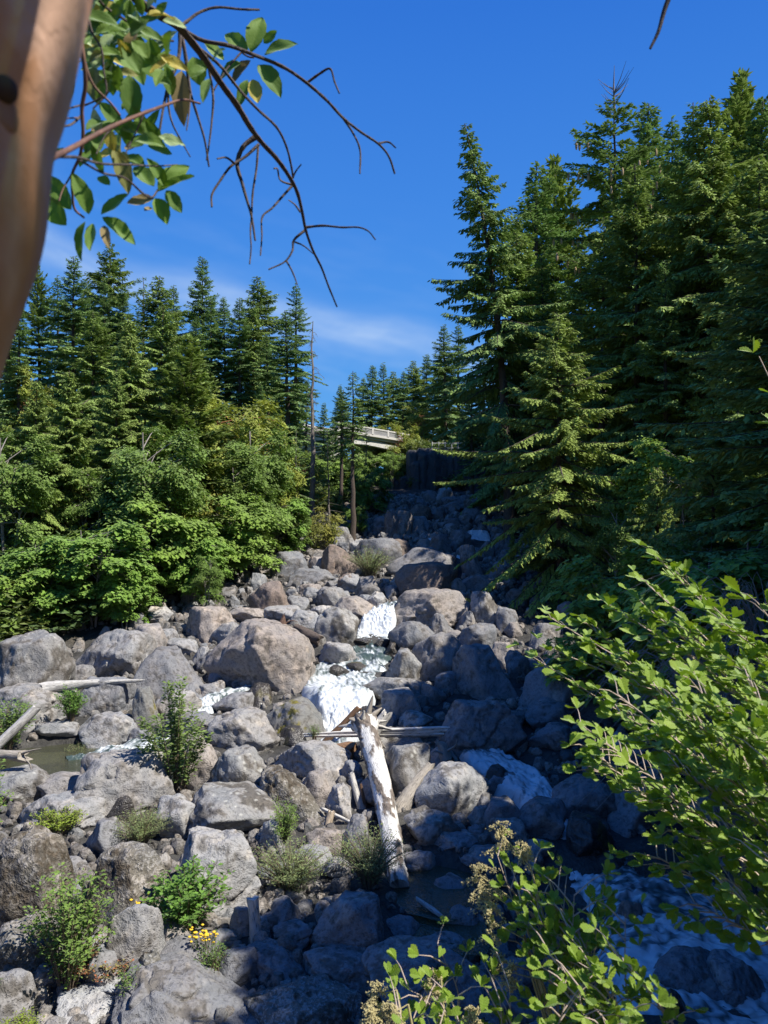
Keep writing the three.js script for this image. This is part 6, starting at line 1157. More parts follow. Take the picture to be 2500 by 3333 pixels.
const forms = {
  fir: coniferShape({ h: 22, reach: 3.3, seed: 1, droop: .38, dense: 1.0, hang: .2 }),
  firB: coniferShape({ h: 22, reach: 3.9, seed: 2, droop: .5, dense: .95, hue: .35, gaps: .24, hang: .35, spray: .34 }),
  firC: coniferShape({ h: 24, reach: 2.7, seed: 3, droop: .25, dense: .95, gaps: .28, bare: .18, hue: -.05, hang: .15 }),
  firD: coniferShape({ h: 20, reach: 4.3, seed: 4, droop: .40, dense: 1.0, hue: .45, bare: .04, spray: .34, upper: 35, hang: .4 }),
  ragged: coniferShape({ h: 34, reach: 4.0, seed: 5, droop: .55, dense: .82, gaps: .34, hang: .55, spray: .36, bare: .16, lean: [-.11, .0], hue: .15, deadLow: .3 }),
  hemlock: coniferShape({ h: 17, reach: 5.2, seed: 6, droop: .55, dense: 1.15, gaps: .10, hang: .40, spray: .27, bare: .02, hue: .55, upper: 30, fat: .9 }),
  pine: coniferShape({ h: 19, reach: 3.0, seed: 7, droop: -.25, dense: 1.0, gaps: .12, spray: .42, fat: .75, upper: 60, hue: .45, bare: .08 }),
  sugar: coniferShape({ h: 30, reach: 5.2, seed: 8, droop: .10, dense: .62, gaps: .42, spray: .40, upper: 30, top: 'round', bare: .3, hue: .1 }),
  thin: coniferShape({ h: 20, reach: 1.7, seed: 9, droop: .3, dense: .8, gaps: .3, bare: .5, hue: .1 }),
  dying: coniferShape({ h: 19, reach: 2.3, seed: 10, droop: .35, dense: .55, gaps: .45, bare: .1, deadLow: 1.6 }),
  maple: broadleafShape({ h: 8.5, reach: 3.6, seed: 21, leaf: .26, sprays: 1250, per: 13, colour: [.112, .190, .026], flat: .45 }),
  mapleB: broadleafShape({ h: 7, reach: 3.9, seed: 22, leaf: .24, sprays: 1250, per: 13, colour: [.122, .188, .026], flat: .4, stems: 4 }),
  alder: broadleafShape({ h: 10, reach: 2.9, seed: 23, leaf: .15, sprays: 1150, per: 18, colour: [.100, .155, .028], flat: .8, stems: 2 }),
  madrone: broadleafShape({ h: 13, reach: 3.5, seed: 24, leaf: .20, sprays: 1050, per: 15, colour: [.160, .195, .030], flat: .9, stems: 2, low: .35, yellow: .3, size: .6 }),
  yellowish: broadleafShape({ h: 6, reach: 2.6, seed: 25, leaf: .16, sprays: 750, per: 14, colour: [.130, .150, .030], flat: .8, stems: 4, yellow: .5 }),
  bushy: broadleafShape({ h: 3.4, reach: 2.4, seed: 26, leaf: .13, sprays: 700, per: 16, colour: [.070, .115, .026], flat: .8, stems: 5, clumps: 60, size: .42 }),
};
const leafy = new Set(['maple', 'mapleB', 'alder', 'madrone', 'yellowish', 'bushy']);
const kindName = { fir: 'fir_tree', firB: 'fir_tree', firC: 'fir_tree', firD: 'fir_tree', ragged: 'leaning_fir_tree', hemlock: 'hemlock_tree', pine: 'pine_tree', sugar: 'tall_pine_tree', thin: 'thin_fir_tree', dying: 'dying_fir_tree', maple: 'maple_tree', mapleB: 'maple_tree', alder: 'alder_tree', madrone: 'madrone_tree', yellowish: 'yellow_green_tree', bushy: 'bush' };
const protos = {};
// form, x, distance, height of the top over the eye (or 'h' + height), label, group, width factor
function plant(form, x, d, topY, label, group, wide = 1, turn = null) {
  const f = forms[form], k = form + (protos[form] ? '' : ''), y = heightAt(x, -d) - .15; let t;
  if (!protos[k]) {
    t = thing(kindName[form], label, leafy.has(form) ? (form === 'bushy' ? 'bush' : 'tree') : 'tree', group);
    part('trunk', f.wood, leafy.has(form) ? (form === 'madrone' ? M.madroneBark : M.greyBark) : form === 'dying' ? M.deadBark : M.bark, t);
    part('crown', f.crown, leafy.has(form) ? M.leaf : M.needle, t, 'stuff'); protos[k] = t;
  } else { t = protos[k].clone(); t.name = numbered(kindName[form]); t.userData = { label, category: protos[k].userData.category, group }; scene.add(t); }
  const s = (typeof topY === 'string' ? +topY.slice(1) : EYE + topY - y) / f.h, rnd = mulberry(Math.round(x * 37 + d * 91) + 5);
  t.position.set(x, y, -d); t.scale.set(s * wide * (.9 + .2 * rnd()), s, s * wide * (.9 + .2 * rnd())); t.rotation.set(turn == null ? (rnd() - .5) * .06 : 0, turn ?? rnd() * 6.28, turn == null ? (rnd() - .5) * .06 : 0); return t;
}
const far = 'far firs behind the bridge', left = 'conifers of the far bank', right = 'conifers of the steep shaded bank', green = 'broadleaf trees along the far bank';
treeTable.forEach(([form, x, d, top, wide, where, label]) => plant(form, x, d, top, label, { far, left, right, green }[where], wide, form === 'ragged' ? 0 : null));

// ------------------------------------------------------------------ snag, cones
{
  const t = thing('dead_snag', 'tall dead snag with short bare branches beside the cascade forest', 'tree'), x = -5.55, d = 62, y0 = heightAt(x, -d) - .2, h = EYE + 14.7 - y0, rnd = mulberry(81);
  const path = Array.from({ length: 16 }, (_, i) => V(.12 * n2(i * .5, 4), h * i / 15, .1 * n2(i * .5, 9))); t.position.set(x, y0, -d);
  part('trunk', tube(path, path.map((_, i) => lerp(.30, .03, Math.pow(i / 15, .8))), 9, { wob: .1, seed: 3 }), M.deadBark, t);
  const limbs = []; for (let y = h * .16; y < h * .97; y += .16) { const a = rnd() * 6.28, L = (.35 + 1.5 * rnd() * rnd()) * lerp(1.5, .35, y / h), dr = -.35 - .3 * rnd(), p = V(0, y, 0), e = V(Math.cos(a) * L, y + dr * L * .7, Math.sin(a) * L), m = V(Math.cos(a) * L * .5, y + .05, Math.sin(a) * L * .5); limbs.push(tube([p, m, e], [.028, .02, .007], 4, { cap: false })); for (let q = 0; q < 3; q++) { const b = m.clone().lerp(e, rnd()); limbs.push(tube([b, b.clone().add(V((rnd() - .5) * .5, -.1 - .25 * rnd(), (rnd() - .5) * .5))], [.010, .004], 3, { cap: false })); } }
  part('dead_branches', mergeGeometries(limbs), M.deadBark, t, 'stuff');
}
{ // long cones hanging from the tall open pine
  const p = protos.sugar, g = new THREE.SphereGeometry(.10, 7, 6); g.scale(1, 3.2, 1); const mat = std({ color: lin(.34, .24, .13) }), rnd = mulberry(17);
  const c = forms.sugar.crown.attributes.position, inv = 1 / p.scale.x; let k = 0;
  for (let tries = 0; tries < 4000 && k < 60; tries++) { const i = Math.floor(rnd() * c.count), r = Math.hypot(c.getX(i), c.getZ(i)); if (r < 2.6 || c.getY(i) < 15) continue; const m = part('cone', g, mat, p); m.position.set(c.getX(i), c.getY(i) - .25, c.getZ(i)); k++; }
  const dead = []; for (let q = 0; q < 14; q++) { const a = rnd() * 6.28, y = 29.2 + 1.6 * rnd(), L = .6 + 1.1 * rnd(); dead.push(tube([V(0, y, 0), V(Math.cos(a) * L * .5, y + .35 * L, Math.sin(a) * L * .5), V(Math.cos(a) * L, y + .9 * L, Math.sin(a) * L)], [.04, .025, .01], 4, { cap: false })); }
  dead.push(tube([V(0, 29, 0), V(.05, 31, 0), V(0, 32.6, .05)], [.10, .06, .015], 6)); part('dead_tip', mergeGeometries(dead), M.deadBark, p);
}
// ------------------------------------------------------------------ shrubs of the riverbed
function shrubShape({ h, spread, stems, perStem, len, wid, colour, seed, upright = .7, vary = .35, side = 3, red = 0 }) {
  const rnd = mulberry(seed * 71 + 5), S = new Soup(8000), wood = [];
  for (let s = 0; s < stems; s++) {
    const a = rnd() * 6.28, q = Math.sqrt(rnd()), e = V(Math.cos(a) * spread * q, h * (.55 + .45 * rnd()) * (1 - .35 * q * q), Math.sin(a) * spread * q), b = V(Math.cos(a) * .12 * q, -.1, Math.sin(a) * .12 * q), m = V(e.x * lerp(.75, .3, upright), e.y * .55, e.z * lerp(.75, .3, upright)), p = smoothPath([b, m, e], 9);
    wood.push(tube(p, p.map((_, i) => lerp(.012 + h * .004, .004, i / 9)), 4, { cap: false })); const tone = .8 + .4 * rnd();
    for (let k = 0; k < perStem; k++) {
      const f = .22 + .78 * Math.pow(rnd(), .8), i = Math.min(8, Math.floor(f * 9)), o = p[i].clone().lerp(p[i + 1], f * 9 - i), off = (.04 + .10 * h * .5) * rnd() * (side / 3), aa = rnd() * 6.28; o.add(V(Math.cos(aa) * off, (rnd() - .4) * off, Math.sin(aa) * off));
      const l = len * (.6 + .7 * rnd()), up = -.25 + .9 * rnd(), b2 = aa + (rnd() - .5); let ex = Math.cos(b2), ey = up, ez = Math.sin(b2); const el = l / Math.hypot(ex, ey, ez); ex *= el; ey *= el; ez *= el; const w = l * wid, py = (rnd() - .5) * w * 1.2, c = tone * (1 - vary / 2 + vary * rnd()), rd = red && rnd() < red ? 1 : 0;
      S.leaf(o.x, o.y, o.z, ex, ey, ez, -Math.sin(b2) * w, py, Math.cos(b2) * w, 1.7 * (rd ? .24 : colour[0]) * c, 1.7 * (rd ? .085 : colour[1]) * c, 1.7 * (rd ? .035 : colour[2]) * c, .46, l * .08);
    }
  }
  return { wood: mergeGeometries(wood), leaves: S.build() };
}
const shrubForms = {
  broad: shrubShape({ h: 1.5, spread: .95, stems: 46, perStem: 46, len: .115, wid: .30, colour: [.085, .165, .022], seed: 1 }),
  tall: shrubShape({ h: 2.6, spread: 1.0, stems: 44, perStem: 58, len: .10, wid: .28, colour: [.105, .165, .030], seed: 2 }),
  alder: shrubShape({ h: 3.9, spread: 1.25, stems: 20, perStem: 190, len: .13, wid: .30, colour: [.110, .160, .036], seed: 3, side: 1.6, upright: .5 }),
  willow: shrubShape({ h: 1.4, spread: 1.1, stems: 90, perStem: 46, len: .075, wid: .15, colour: [.150, .185, .070], seed: 4, upright: .8, vary: .5 }),
  low: shrubShape({ h: .55, spread: .6, stems: 70, perStem: 26, len: .06, wid: .28, colour: [.160, .210, .022], seed: 5, upright: .4 }),
  rusty: shrubShape({ h: .8, spread: .75, stems: 60, perStem: 34, len: .05, wid: .36, colour: [.170, .150, .055], seed: 6, red: .35 }),
  sprig: shrubShape({ h: .8, spread: .35, stems: 16, perStem: 30, len: .07, wid: .18, colour: [.10, .16, .035], seed: 7, upright: .9 }),
};
const shrubSeen = {};
function shrub(form, x, d, s, name, label, lift = 0, wide = 1) {
  const f = shrubForms[form]; let t;
  if (!shrubSeen[form]) { t = thing(name, label, 'shrub', 'shrubs of the riverbed'); part('stems', f.wood, M.stem, t); part('leaves', f.leaves, M.leaf, t, 'stuff'); shrubSeen[form] = t; }
  else { t = shrubSeen[form].clone(); t.name = numbered(name); t.userData = { label, category: 'shrub', group: 'shrubs of the riverbed' }; scene.add(t); }
  t.position.set(x, heightAt(x, -d) + lift, -d); t.scale.set(s * wide, s, s * wide); t.rotation.y = x * 3.7 + d; return t;
}
shrub('broad', -4.15, 16.9, 1.05, 'broad_leaved_shrub', 'glossy broad leaved bush in front of the great domed boulder', .15, 1.0);
shrub('tall', -6.0, 15.2, 1.05, 'tall_green_shrub', 'tall bright green bush beside the rusty seed heads', 0, .9);
shrub('alder', -6.15, 23.8, 1.0, 'slender_alder', 'slender young alder casting dappled shade on a boulder', 0, 1);
shrub('willow', -2.2, 18.9, 1.0, 'willow_shrub', 'grey green willow clump in the sun beside the big log', 0, 1.0);
shrub('willow', -.35, 18.9, 1.1, 'willow_shrub', 'willow clump half in shade at the foot of the big log', 0, .85);
shrub('willow', -6.3, 20.8, .75, 'willow_shrub', 'small willow clump behind the great domed boulder', .1, 1);
shrub('tall', -2.6, 20.6, .55, 'tall_green_shrub', 'small green bush under the crusted hump boulder', 0, .9);
shrub('low', -8.6, 21.2, 1.15, 'low_shrub', 'low yellow green cushion between two massive boulders', .1, 1);
shrub('tall', -12.9, 27.4, .85, 'tall_green_shrub', 'alder bush behind the slanting log at the pool', 0, 1.3);
shrub('tall', -10.2, 20.4, .95, 'tall_green_shrub', 'alder bush at the margin of the stones below the logs', .2, .95);
shrub('broad', -11.3, 29.0, .85, 'broad_leaved_shrub', 'small broad leaved bush below the bleached tapering trunk', .25, .8);
shrub('willow', -10.5, 27.6, .6, 'willow_shrub', 'yellowish willow clump on the far edge of the pool', .15, .9);
shrub('rusty', -5.45, 15.4, 1.0, 'rusty_shrub', 'low shrub with rusty seed heads beside the tall bright green bush', .1, 1);
shrub('tall', -7.5, 14.2, .6, 'tall_green_shrub', 'dim green bush in the dark corner under the stained boulders', 0, 1.2);
shrub('sprig', -4.6, 14.6, .9, 'green_sprig', 'thin green sprig in front of the pale smooth boulder', .2, 1);
shrub('sprig', -3.3, 15.6, .9, 'green_sprig', 'green sprig rising behind the yellow flowers', .3, 1);
shrub('low', -6.4, 14.0, .8, 'low_shrub', 'yellow green grass tuft at the foot of the tall bright green bush', .1, 1);
shrub('willow', -.9, 50.5, 1.6, 'willow_shrub', 'dark shrub in the shade between upstream boulders', 0, 1);
shrub('low', 4.05, 41.6, 1.0, 'low_shrub', 'green tuft on the wide flat tan slab boulder', .5, 1);
shrub('low', -4.6, 34.9, 1.0, 'low_shrub', 'mossy green tuft at the wet foot of the huge tan boulder', .25, .8);
shrub('low', -3.9, 34.7, .8, 'low_shrub', 'mossy green tuft at the wet foot of the huge tan boulder', .25, .8);
shrub('broad', -6.9, 57, 1.2, 'broad_leaved_shrub', 'green bush at the foot of the snag above the sloping brownish boulder', .3, 1);
shrub('sprig', -2.4, 27.6, .7, 'green_sprig', 'green sprig at the foot of the mossy waterfall boulder', .3, 1);
{ // yellow composite flowers
  const petal = new THREE.SphereGeometry(.022, 6, 4); petal.scale(1, .5, 1); const mat = std({ color: lin(.75, .48, .03) }), stemMat = std({ color: lin(.08, .12, .03) }), rnd = mulberry(66);
  for (const [x, d, lift, n, label] of [[-3.55, 15.85, .75, 34, 'clump of yellow flowers on the large speckled boulder'], [-4.3, 34.6, .55, 26, 'clump of yellow flowers at the wet foot of the huge tan boulder'], [-5.0, 16.9, .7, 12, 'few yellow and red flowers beside the flat pale boulder']]) {
    const t = thing('yellow_flowers', label, 'flower', 'flowers of the riverbed'), y = heightAt(x, -d); t.position.set(x, y, -d);
    const st = []; for (let k = 0; k < n; k++) { const a = rnd() * 6.28, r = .32 * Math.sqrt(rnd()), h = lift + .18 * rnd(), m = part('blossom', petal, mat, t); m.position.set(Math.cos(a) * r, h, Math.sin(a) * r * .7); m.scale.setScalar(1 + rnd()); st.push(tube([V(Math.cos(a) * r * .4, lift - .45, Math.sin(a) * r * .3), V(Math.cos(a) * r, h, Math.sin(a) * r * .7)], [.006, .004], 3, { cap: false })); }
    part('flower_stems', mergeGeometries(st), stemMat, t, 'stuff');
  }
}
{ // tangle of bare grey twigs on the shaded bank
  for (const [x, d, h, label] of [[7.9, 17.6, 6.6, 'arching tangle of bare grey twigs above the shaded stream'], [9.6, 19.5, 7.2, 'tangle of bare grey twigs under the dark maple']]) {
    const t = thing('bare_shrub', label, 'shrub', 'bare twiggy shrubs'), y = heightAt(x, -d), rnd = mulberry(Math.round(x * 10)), g = []; t.position.set(x, y, -d);
    for (let k = 0; k < 90; k++) { const a = 2.0 + 2.6 * rnd(), L = 1.0 + 2.4 * rnd(), hh = h * (.62 + .42 * rnd()), p = smoothPath([V(.3 * (rnd() - .5), 0, .3 * (rnd() - .5)), V(Math.cos(a) * L * .25, hh * .75, Math.sin(a) * L * .25), V(Math.cos(a) * L * .7, hh, Math.sin(a) * L * .7), V(Math.cos(a) * L * 1.15, hh - .5 - .9 * rnd(), Math.sin(a) * L * 1.1)], 12); g.push(tube(p, p.map((_, i) => lerp(.022, .006, i / 12)), 4, { cap: false })); for (let q = 0; q < 4; q++) { const b = p[6 + Math.floor(rnd() * 6)]; g.push(tube([b, b.clone().add(V((rnd() - .6) * .8, -.35 * rnd(), (rnd() - .5) * .6))], [.009, .004], 3, { cap: false })); } }
    part('bare_twigs', mergeGeometries(g), M.greyBark, t, 'stuff');
  }
}
{ // undergrowth on the forest slopes
  const f = shrubShape({ h: .9, spread: .8, stems: 26, perStem: 16, len: .20, wid: .30, colour: [.55, .55, .55], seed: 31, upright: .5 }).leaves, n = 3600, im = new THREE.InstancedMesh(f, M.leaf, n), o = new THREE.Object3D(), c = new THREE.Color(), rnd = mulberry(303); let k = 0;
  while (k < n) {
    const s = rnd() < .62 ? -1 : 1, d = 24 + 110 * Math.pow(rnd(), 1.2), x = s < 0 ? bankL(d) - 1 - 34 * Math.pow(rnd(), 1.3) : (d > 91 ? 3.5 : bankR(d) + 1) + 26 * Math.pow(rnd(), 1.3);
    o.position.set(x, heightAt(x, -d) - .1, -d); o.rotation.y = rnd() * 6.28; const q = .8 + 1.6 * rnd(); o.scale.set(q, q * (.7 + .6 * rnd()), q); o.updateMatrix(); im.setMatrixAt(k, o.matrix);
    const v = .8 + .5 * rnd(), y = rnd(); im.setColorAt(k, c.setRGB((.10 + .09 * y) * v, (.19 + .03 * y) * v, .045 * v)); k++;
  }
  im.name = 'undergrowth'; tag(im, 'leafy undergrowth covering the forest slopes', 'undergrowth', null, 'stuff'); scene.add(im);
}

// ------------------------------------------------------------------ the madrone beside the camera
const leafMat = (r, g, b, tr = .4) => new THREE.MeshPhysicalMaterial({ color: lin(r * 1.8, g * 1.8, b * 1.8), roughness: .75, specularIntensity: .6, transmission: tr, thickness: 0, bumpMap: T.rockBump, bumpScale: .0006 });
// smooth oval leaf, one metre long along x, one wide, facing +z; two curls
function ovalLeaf(curl, seed) {
  const pos = [], uv = [], idx = [], n = 12, m = 4;
  for (let i = 0; i <= n; i++) { const t = i / n, w = .5 * Math.pow(Math.sin(Math.PI * Math.pow(t, .92)), .75) * (1 + .05 * Math.sin(i * 2.1 + seed)); for (let j = -m; j <= m; j++) { const s = j / m; pos.push(t, s * w, .10 * Math.abs(s) * w * 2 - curl * (t - .3) * (t - .3) + .015 * Math.sin(t * 9 + s * 3 + seed)); uv.push(t * .2, s * w * .2); } }
  const k = 2 * m + 1; for (let i = 0; i < n; i++) for (let j = 0; j < 2 * m; j++) { const a = i * k + j; idx.push(a, a + k, a + 1, a + 1, a + k, a + k + 1); }
  const g = new THREE.BufferGeometry(); g.setAttribute('position', new THREE.Float32BufferAttribute(pos, 3)); g.setAttribute('uv', new THREE.Float32BufferAttribute(uv, 2)); g.setIndex(idx); g.computeVertexNormals(); return g;
}
function lay(m, base, tip, width, up) { // put a unit leaf between two points, its face towards up
  const x = tip.clone().sub(base), L = x.length(); x.normalize(); const z = up.clone().addScaledVector(x, -up.dot(x)).normalize(), y = z.clone().cross(x);
  m.position.copy(base); m.quaternion.setFromRotationMatrix(new THREE.Matrix4().makeBasis(x, y, z)); m.scale.set(L, width, L);
}
{
  const t = thing('madrone_trunk_tree', 'leaning smooth orange tan madrone with dead and leafy branches overhead', 'tree'), rnd = mulberry(404);
  const path = smoothPath([V(-.82, heightAt(-.8, -.52) - .1, -.5), V(-.552, EYE - .62, -.5), V(-.370, EYE + .06, -.5), V(-.320, EYE + .24, -.5), V(-.300, EYE + .32, -.505), V(-.19, EYE + .8, -.53), V(-.05, EYE + 1.4, -.56), V(.16, EYE + 2.4, -.6)], 120);
  const g = tube(path, path.map((p, i) => .118 - .028 * i / 120 + .0015 * Math.sin(i * .31) + .004 * Math.exp(-(((p.y - EYE - .205) / .04) ** 2))), 48, { wob: .010, seed: 8 });
  const P = g.attributes.position, c = []; for (let i = 0; i < P.count; i++) { const a = fbm3(P.getX(i) * 9, P.getY(i) * 5, P.getZ(i) * 9, 3), b = n3(P.getX(i) * 30, P.getY(i) * 12, P.getZ(i) * 30), k = sstep(-.05, .12, a + .1 * b); c.push(lerp(.47, .55, k) * (1 + .12 * b), lerp(.235, .345, k) * (1 + .12 * b), lerp(.115, .235, k) * (1 + .12 * b)); }
  g.setAttribute('color', new THREE.Float32BufferAttribute(c, 3)); part('trunk', g, std({ vertexColors: true, roughness: .62, bumpMap: T.rockBump, bumpScale: .0012 }), t);
  // branch scar on the trunk
  const kn = part('knot', (() => { const q = new THREE.SphereGeometry(.022, 20, 14), p = q.attributes.position; for (let i = 0; i < p.count; i++) { const r = 1 + .25 * n3(p.getX(i) * 60, p.getY(i) * 60, p.getZ(i) * 60); p.setXYZ(i, p.getX(i) * r * .8, p.getY(i) * r * 1.1, p.getZ(i) * r * .45); } q.computeVertexNormals(); return q; })(), std({ color: lin(.30, .17, .10) }), t); kn.position.set(-.228, EYE + .236, -.468); kn.rotation.y = 1.15;
  const ks = part('scar', new THREE.SphereGeometry(.008, 12, 8), std({ color: lin(.05, .03, .02) }), kn); ks.position.set(.0, .008, .009);
  const mats = { dead: std({ color: lin(.105, .08, .07), map: tex(T.bark, 6), bumpMap: tex(T.barkBump, 6), bumpScale: .004, roughness: .8 }), red: std({ color: lin(.19, .095, .06), map: tex(T.bark, 5), roughness: .65 }) };
  twigTable.forEach(([bark, r0, r1, pts], k) => { const n = pts.length * 4, p = smoothPath(pts.map(q3), n); part(bark === 'dead' ? 'dead_twig' : 'branch', tube(p, p.map((_, i) => lerp(r0, r1, Math.pow(i / n, .8)) * (1 + .22 * Math.max(0, n2(i * .55, k)))), 8, { wob: .14, seed: k }), mats[bark], t); });
  // limb that carries the out-of-frame crown and one hanging dead twig
  const lp = smoothPath([V(-.02, EYE + 1.55, -.57), V(.18, EYE + 1.35, -.85), V(.36, EYE + 1.12, -1.15), V(.46, EYE + .95, -1.25), V(.466, EYE + .86, -1.27), V(.447, EYE + .80, -1.28), V(.437, EYE + .765, -1.28), V(.424, EYE + .738, -1.28)], 40); part('dead_twig', tube(lp, lp.map((_, i) => lerp(.012, .0022, Math.pow(i / 40, .6))), 7, { wob: .15, seed: 77 }), mats.dead, t);
  const leaves = [ovalLeaf(.12, 1), ovalLeaf(.32, 2), ovalLeaf(-.12, 3)], green = [leafMat(.082, .150, .012, .5), leafMat(.095, .165, .012, .5), leafMat(.072, .135, .012, .5)], lm = { d: green, b: green, y: [leafMat(.30, .25, .035, .45)], o: [leafMat(.15, .11, .035, .4), leafMat(.13, .13, .03, .4)], p: [leafMat(.20, .26, .11, .4)] };
  leafTable.forEach(([look, bx, by, tx, ty, w, d], k) => { const ms = lm[look], m = part('leaf', leaves[k % 3], ms[Math.floor(rnd() * ms.length)], t), dz = (rnd() - .5) * .05; lay(m, V(bx, EYE + by, -d), V(tx, EYE + ty, -d - dz), w, V((rnd() - .5) * .8, .15 + .5 * rnd(), 1)); });
  // leafy bough over the viewpoint, out of the picture, that shades the lower trunk
  const bp = smoothPath([V(.0, EYE + 1.6, -.57), V(.5, EYE + 1.75, -.2), V(1.05, EYE + 1.9, .2)], 14);
  for (const [a, b, c2, r] of [[V(-.12, EYE + 1.1, -.54), V(.08, EYE + .74, -.33), V(.34, EYE + .54, -.06), .013], [V(-.16, EYE + .95, -.53), V(.0, EYE + .575, -.38), V(.26, EYE + .33, -.14), .007]]) { const lp2 = smoothPath([a, b, c2], 14); part('branch', tube(lp2, lp2.map((_, i) => lerp(r, r * .5, i / 14)), 8, { wob: .1, seed: 91 }), mats.dead, t); } part('branch', tube(bp, bp.map((_, i) => lerp(.03, .008, i / 14)), 7, { wob: .1, seed: 55 }), mats.red, t);
  for (let k = 0; k < 210; k++) { const a = rnd() * 6.28, r = .40 * Math.sqrt(rnd()), bx = 1.12 + r * Math.cos(a), b = V(bx, EYE + 2.27 + (bx - 1.12) * 1.45 - .85 * rnd(), .20 + r * Math.sin(a)), m = part('leaf', leaves[k % 3], lm.d[k & 1], t); lay(m, b, b.clone().add(V((rnd() - .5) * .22, (rnd() - .6) * .12, (rnd() - .5) * .22)), .07, V(rnd() - .2, 1, rnd() - .3)); }
}
// ------------------------------------------------------------------ toothed leaf shrubs under the viewpoint
function toothedLeaf(seed) {
  const rnd = mulberry(seed), out = [], n = 6; // half outline from base to tip, teeth above the middle
  for (let i = 0; i <= n; i++) { const t = i / n, w = .46 * Math.pow(Math.sin(Math.PI * Math.pow(t, 1.35) * .86 + .03), .85); out.push([t * .96, w * (1 + .10 * rnd()), .012]); if (i < n && t > .2) out.push([t * .96 + .045, w * .90, -.006]); }
  const pos = [], idx = [], uv = []; const V3 = (x, y, z) => { pos.push(x, y, z); uv.push(x, y + .5); return pos.length / 3 - 1; };
  for (const s of [1, -1]) for (let i = 0; i + 1 < out.length; i++) { const [x0, w0, z0] = out[i], [x1, w1, z1] = out[i + 1], c = (x) => -.16 * (x - .4) * (x - .4), a = V3(x0 * .86, 0, c(x0)), b = V3(x1 * .86, 0, c(x1)), p = V3(x0, s * w0, z0 + .22 * w0 + c(x0)), q = V3(x1, s * w1, z1 + .22 * w1 + c(x1)); s > 0 ? idx.push(a, b, p, b, q, p) : idx.push(a, p, b, b, p, q); }
  const g = new THREE.BufferGeometry(); g.setAttribute('position', new THREE.Float32BufferAttribute(pos, 3)); g.setAttribute('uv', new THREE.Float32BufferAttribute(uv, 2)); g.setIndex(idx); g.computeVertexNormals(); return g;
}
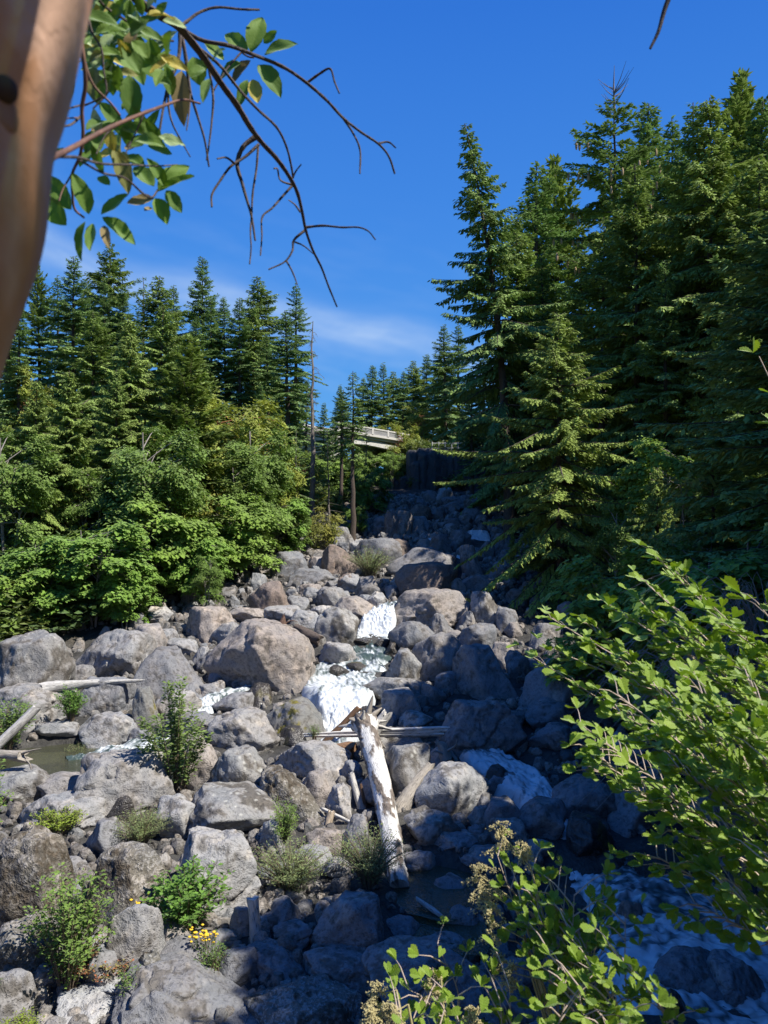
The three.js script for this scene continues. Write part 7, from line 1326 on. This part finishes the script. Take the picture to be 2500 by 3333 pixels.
{
  const leafG = [1, 2, 3, 4].map(toothedLeaf), mats = [leafMat(.140, .215, .008, .5), leafMat(.128, .200, .008, .5), leafMat(.155, .225, .010, .5), leafMat(.116, .185, .008, .5)], twigM = std({ color: lin(.42, .33, .26), roughness: .7 }), oldM = std({ color: lin(.34, .27, .20), roughness: .8 }), plumeM = std({ color: lin(.42, .36, .17) });
  function oceanspray(label, root, tips, leafLen, seed, plumes = []) {
    const t = thing('toothed_leaf_shrub', label, 'shrub', 'shrubs under the viewpoint'), rnd = mulberry(seed), rest = []; let made = 0; const R = V(root[0], heightAt(root[0], -root[1]) - .05, -root[1]), cand = [];
    tips.forEach(([x, y, d, n], s) => {
      const e = V(x, EYE + y, -d), m1 = R.clone().lerp(e, .45).add(V(.22 * (rnd() - .5), (5.2 + 4.5 * rnd()) * Math.max(0, leafLen - .02), .1 * (rnd() - .5))), m2 = R.clone().lerp(e, .78).add(V(.20 * (rnd() - .5), (3.4 + 3 * rnd()) * Math.max(0, leafLen - .02), .06 * (rnd() - .5))), p = smoothPath([R.clone().add(V((rnd() - .5) * .15, 0, (rnd() - .5) * .15)), m1, m2, e], 30);
      part('stem', tube(p, p.map((_, i) => lerp(.11, .026, i / 30) * leafLen), 6, { wob: .06, seed: s }), s % 3 ? twigM : oldM, t);
      for (let k = 0; k < n; k++) {
        const f = 1 - .62 * Math.pow(k / n, .9), i = Math.min(29, Math.floor(f * 30)), o = p[i].clone().lerp(p[Math.min(30, i + 1)], f * 30 - i), fw = p[Math.min(30, i + 1)].clone().sub(p[Math.max(0, i - 1)]).normalize(), sd = V(fw.z, 0, -fw.x).normalize().multiplyScalar(k % 2 ? 1 : -1), tw = .02 + .07 * rnd(), q = o.clone().addScaledVector(sd, tw).addScaledVector(fw, tw * .7).add(V(0, .02 * (rnd() - .3), 0));
        if (tw > .045) part('twig', tube([o, o.clone().lerp(q, .6).add(V(0, .008, 0)), q], [.0022, .0018, .001], 4, { cap: false }), twigM, t);
        const many = tw > .045 ? 3 : 1 + (rnd() < .5);
        for (let u = 0; u < many; u++) { const L = leafLen * (.7 + .55 * rnd()), dir = fw.clone().multiplyScalar(.55).addScaledVector(sd, (u === 1 ? -.4 : .8) + .5 * (rnd() - .5)).add(V((rnd() - .5) * 1.1, .7 * (rnd() - .6), (rnd() - .5) * 1.1)).normalize().multiplyScalar(L); cand.push([q, q.clone().add(dir), L * (.62 + .2 * rnd()), V((rnd() - .5) * 1.0 + .25, .9, (rnd() - .5) * 1.1 + .25)]); }
      }
    });
    cand.sort((a, b) => b[2] / Math.hypot(b[0].x, b[0].z) - a[2] / Math.hypot(a[0].x, a[0].z)); const mm = new THREE.Object3D();
    const restMeshes = [[], [], [], []];
    cand.forEach(([b, e, w, up], k) => { const mi = Math.floor(rnd() * 4), gi = leafG[k % 4]; if (k < 290) { const m = part('leaf', gi, mats[mi], t); lay(m, b, e, w, up); } else { lay(mm, b, e, w, up); mm.updateMatrix(); restMeshes[mi].push(gi.clone().applyMatrix4(mm.matrix)); } });
    restMeshes.forEach((l, i) => { if (l.length) part('more_leaves', mergeGeometries(l), mats[i], t, 'stuff'); });
    plumes.forEach(([x, y, d, w, h], k) => { // dry cream plumes of tiny seed heads
      const o = V(x, EYE + y, -d), bead = new THREE.OctahedronGeometry(1, 0), geos = [], ax = R.clone().lerp(o, .8).add(V(0, .2, 0)), q = new THREE.Object3D();
      geos.push(tube([R.clone().add(V(.05 * (rnd() - .5), 0, 0)), ax, o], [.004, .003, .0012], 4, { cap: false }).deleteAttribute('uv'));
      for (let s = 0; s < 20; s++) { const a = rnd() * 6.28, f = rnd(), L = w * .55 * (1 - .5 * f) * (.5 + .7 * rnd()), b = o.clone().add(V(0, (f - .6) * h, 0)), e = b.clone().add(V(Math.cos(a) * L, .25 * h * (rnd() - .55) - .10 * w, Math.sin(a) * L * .8)); geos.push(tube([b, b.clone().lerp(e, .5).add(V(0, .15 * L, 0)), e], [.0014, .001, .0006], 3, { cap: false }).deleteAttribute('uv'));
        for (let u = 0; u < 22; u++) { q.position.copy(b).lerp(e, .15 + .85 * rnd()).add(V((rnd() - .5) * .012, (rnd() - .4) * .014, (rnd() - .5) * .012)); q.rotation.set(rnd() * 3, rnd() * 3, 0); q.scale.setScalar(.0016 + .0018 * rnd()); q.updateMatrix(); const g = bead.clone().applyMatrix4(q.matrix); g.deleteAttribute('uv'); geos.push(mergeVertices(g)); } }
      part('seed_plume', mergeGeometries(geos), plumeM, t, 'stuff');
    });
    return t;
  }
  sprayTable.forEach(([label, root, tips, len, seed, plumes]) => oceanspray(label, root, tips, len, seed, plumes));
}

scene.traverse((o) => { if (o.isMesh) { o.castShadow = true; o.receiveShadow = true; } });
renderer.render(scene, camera);
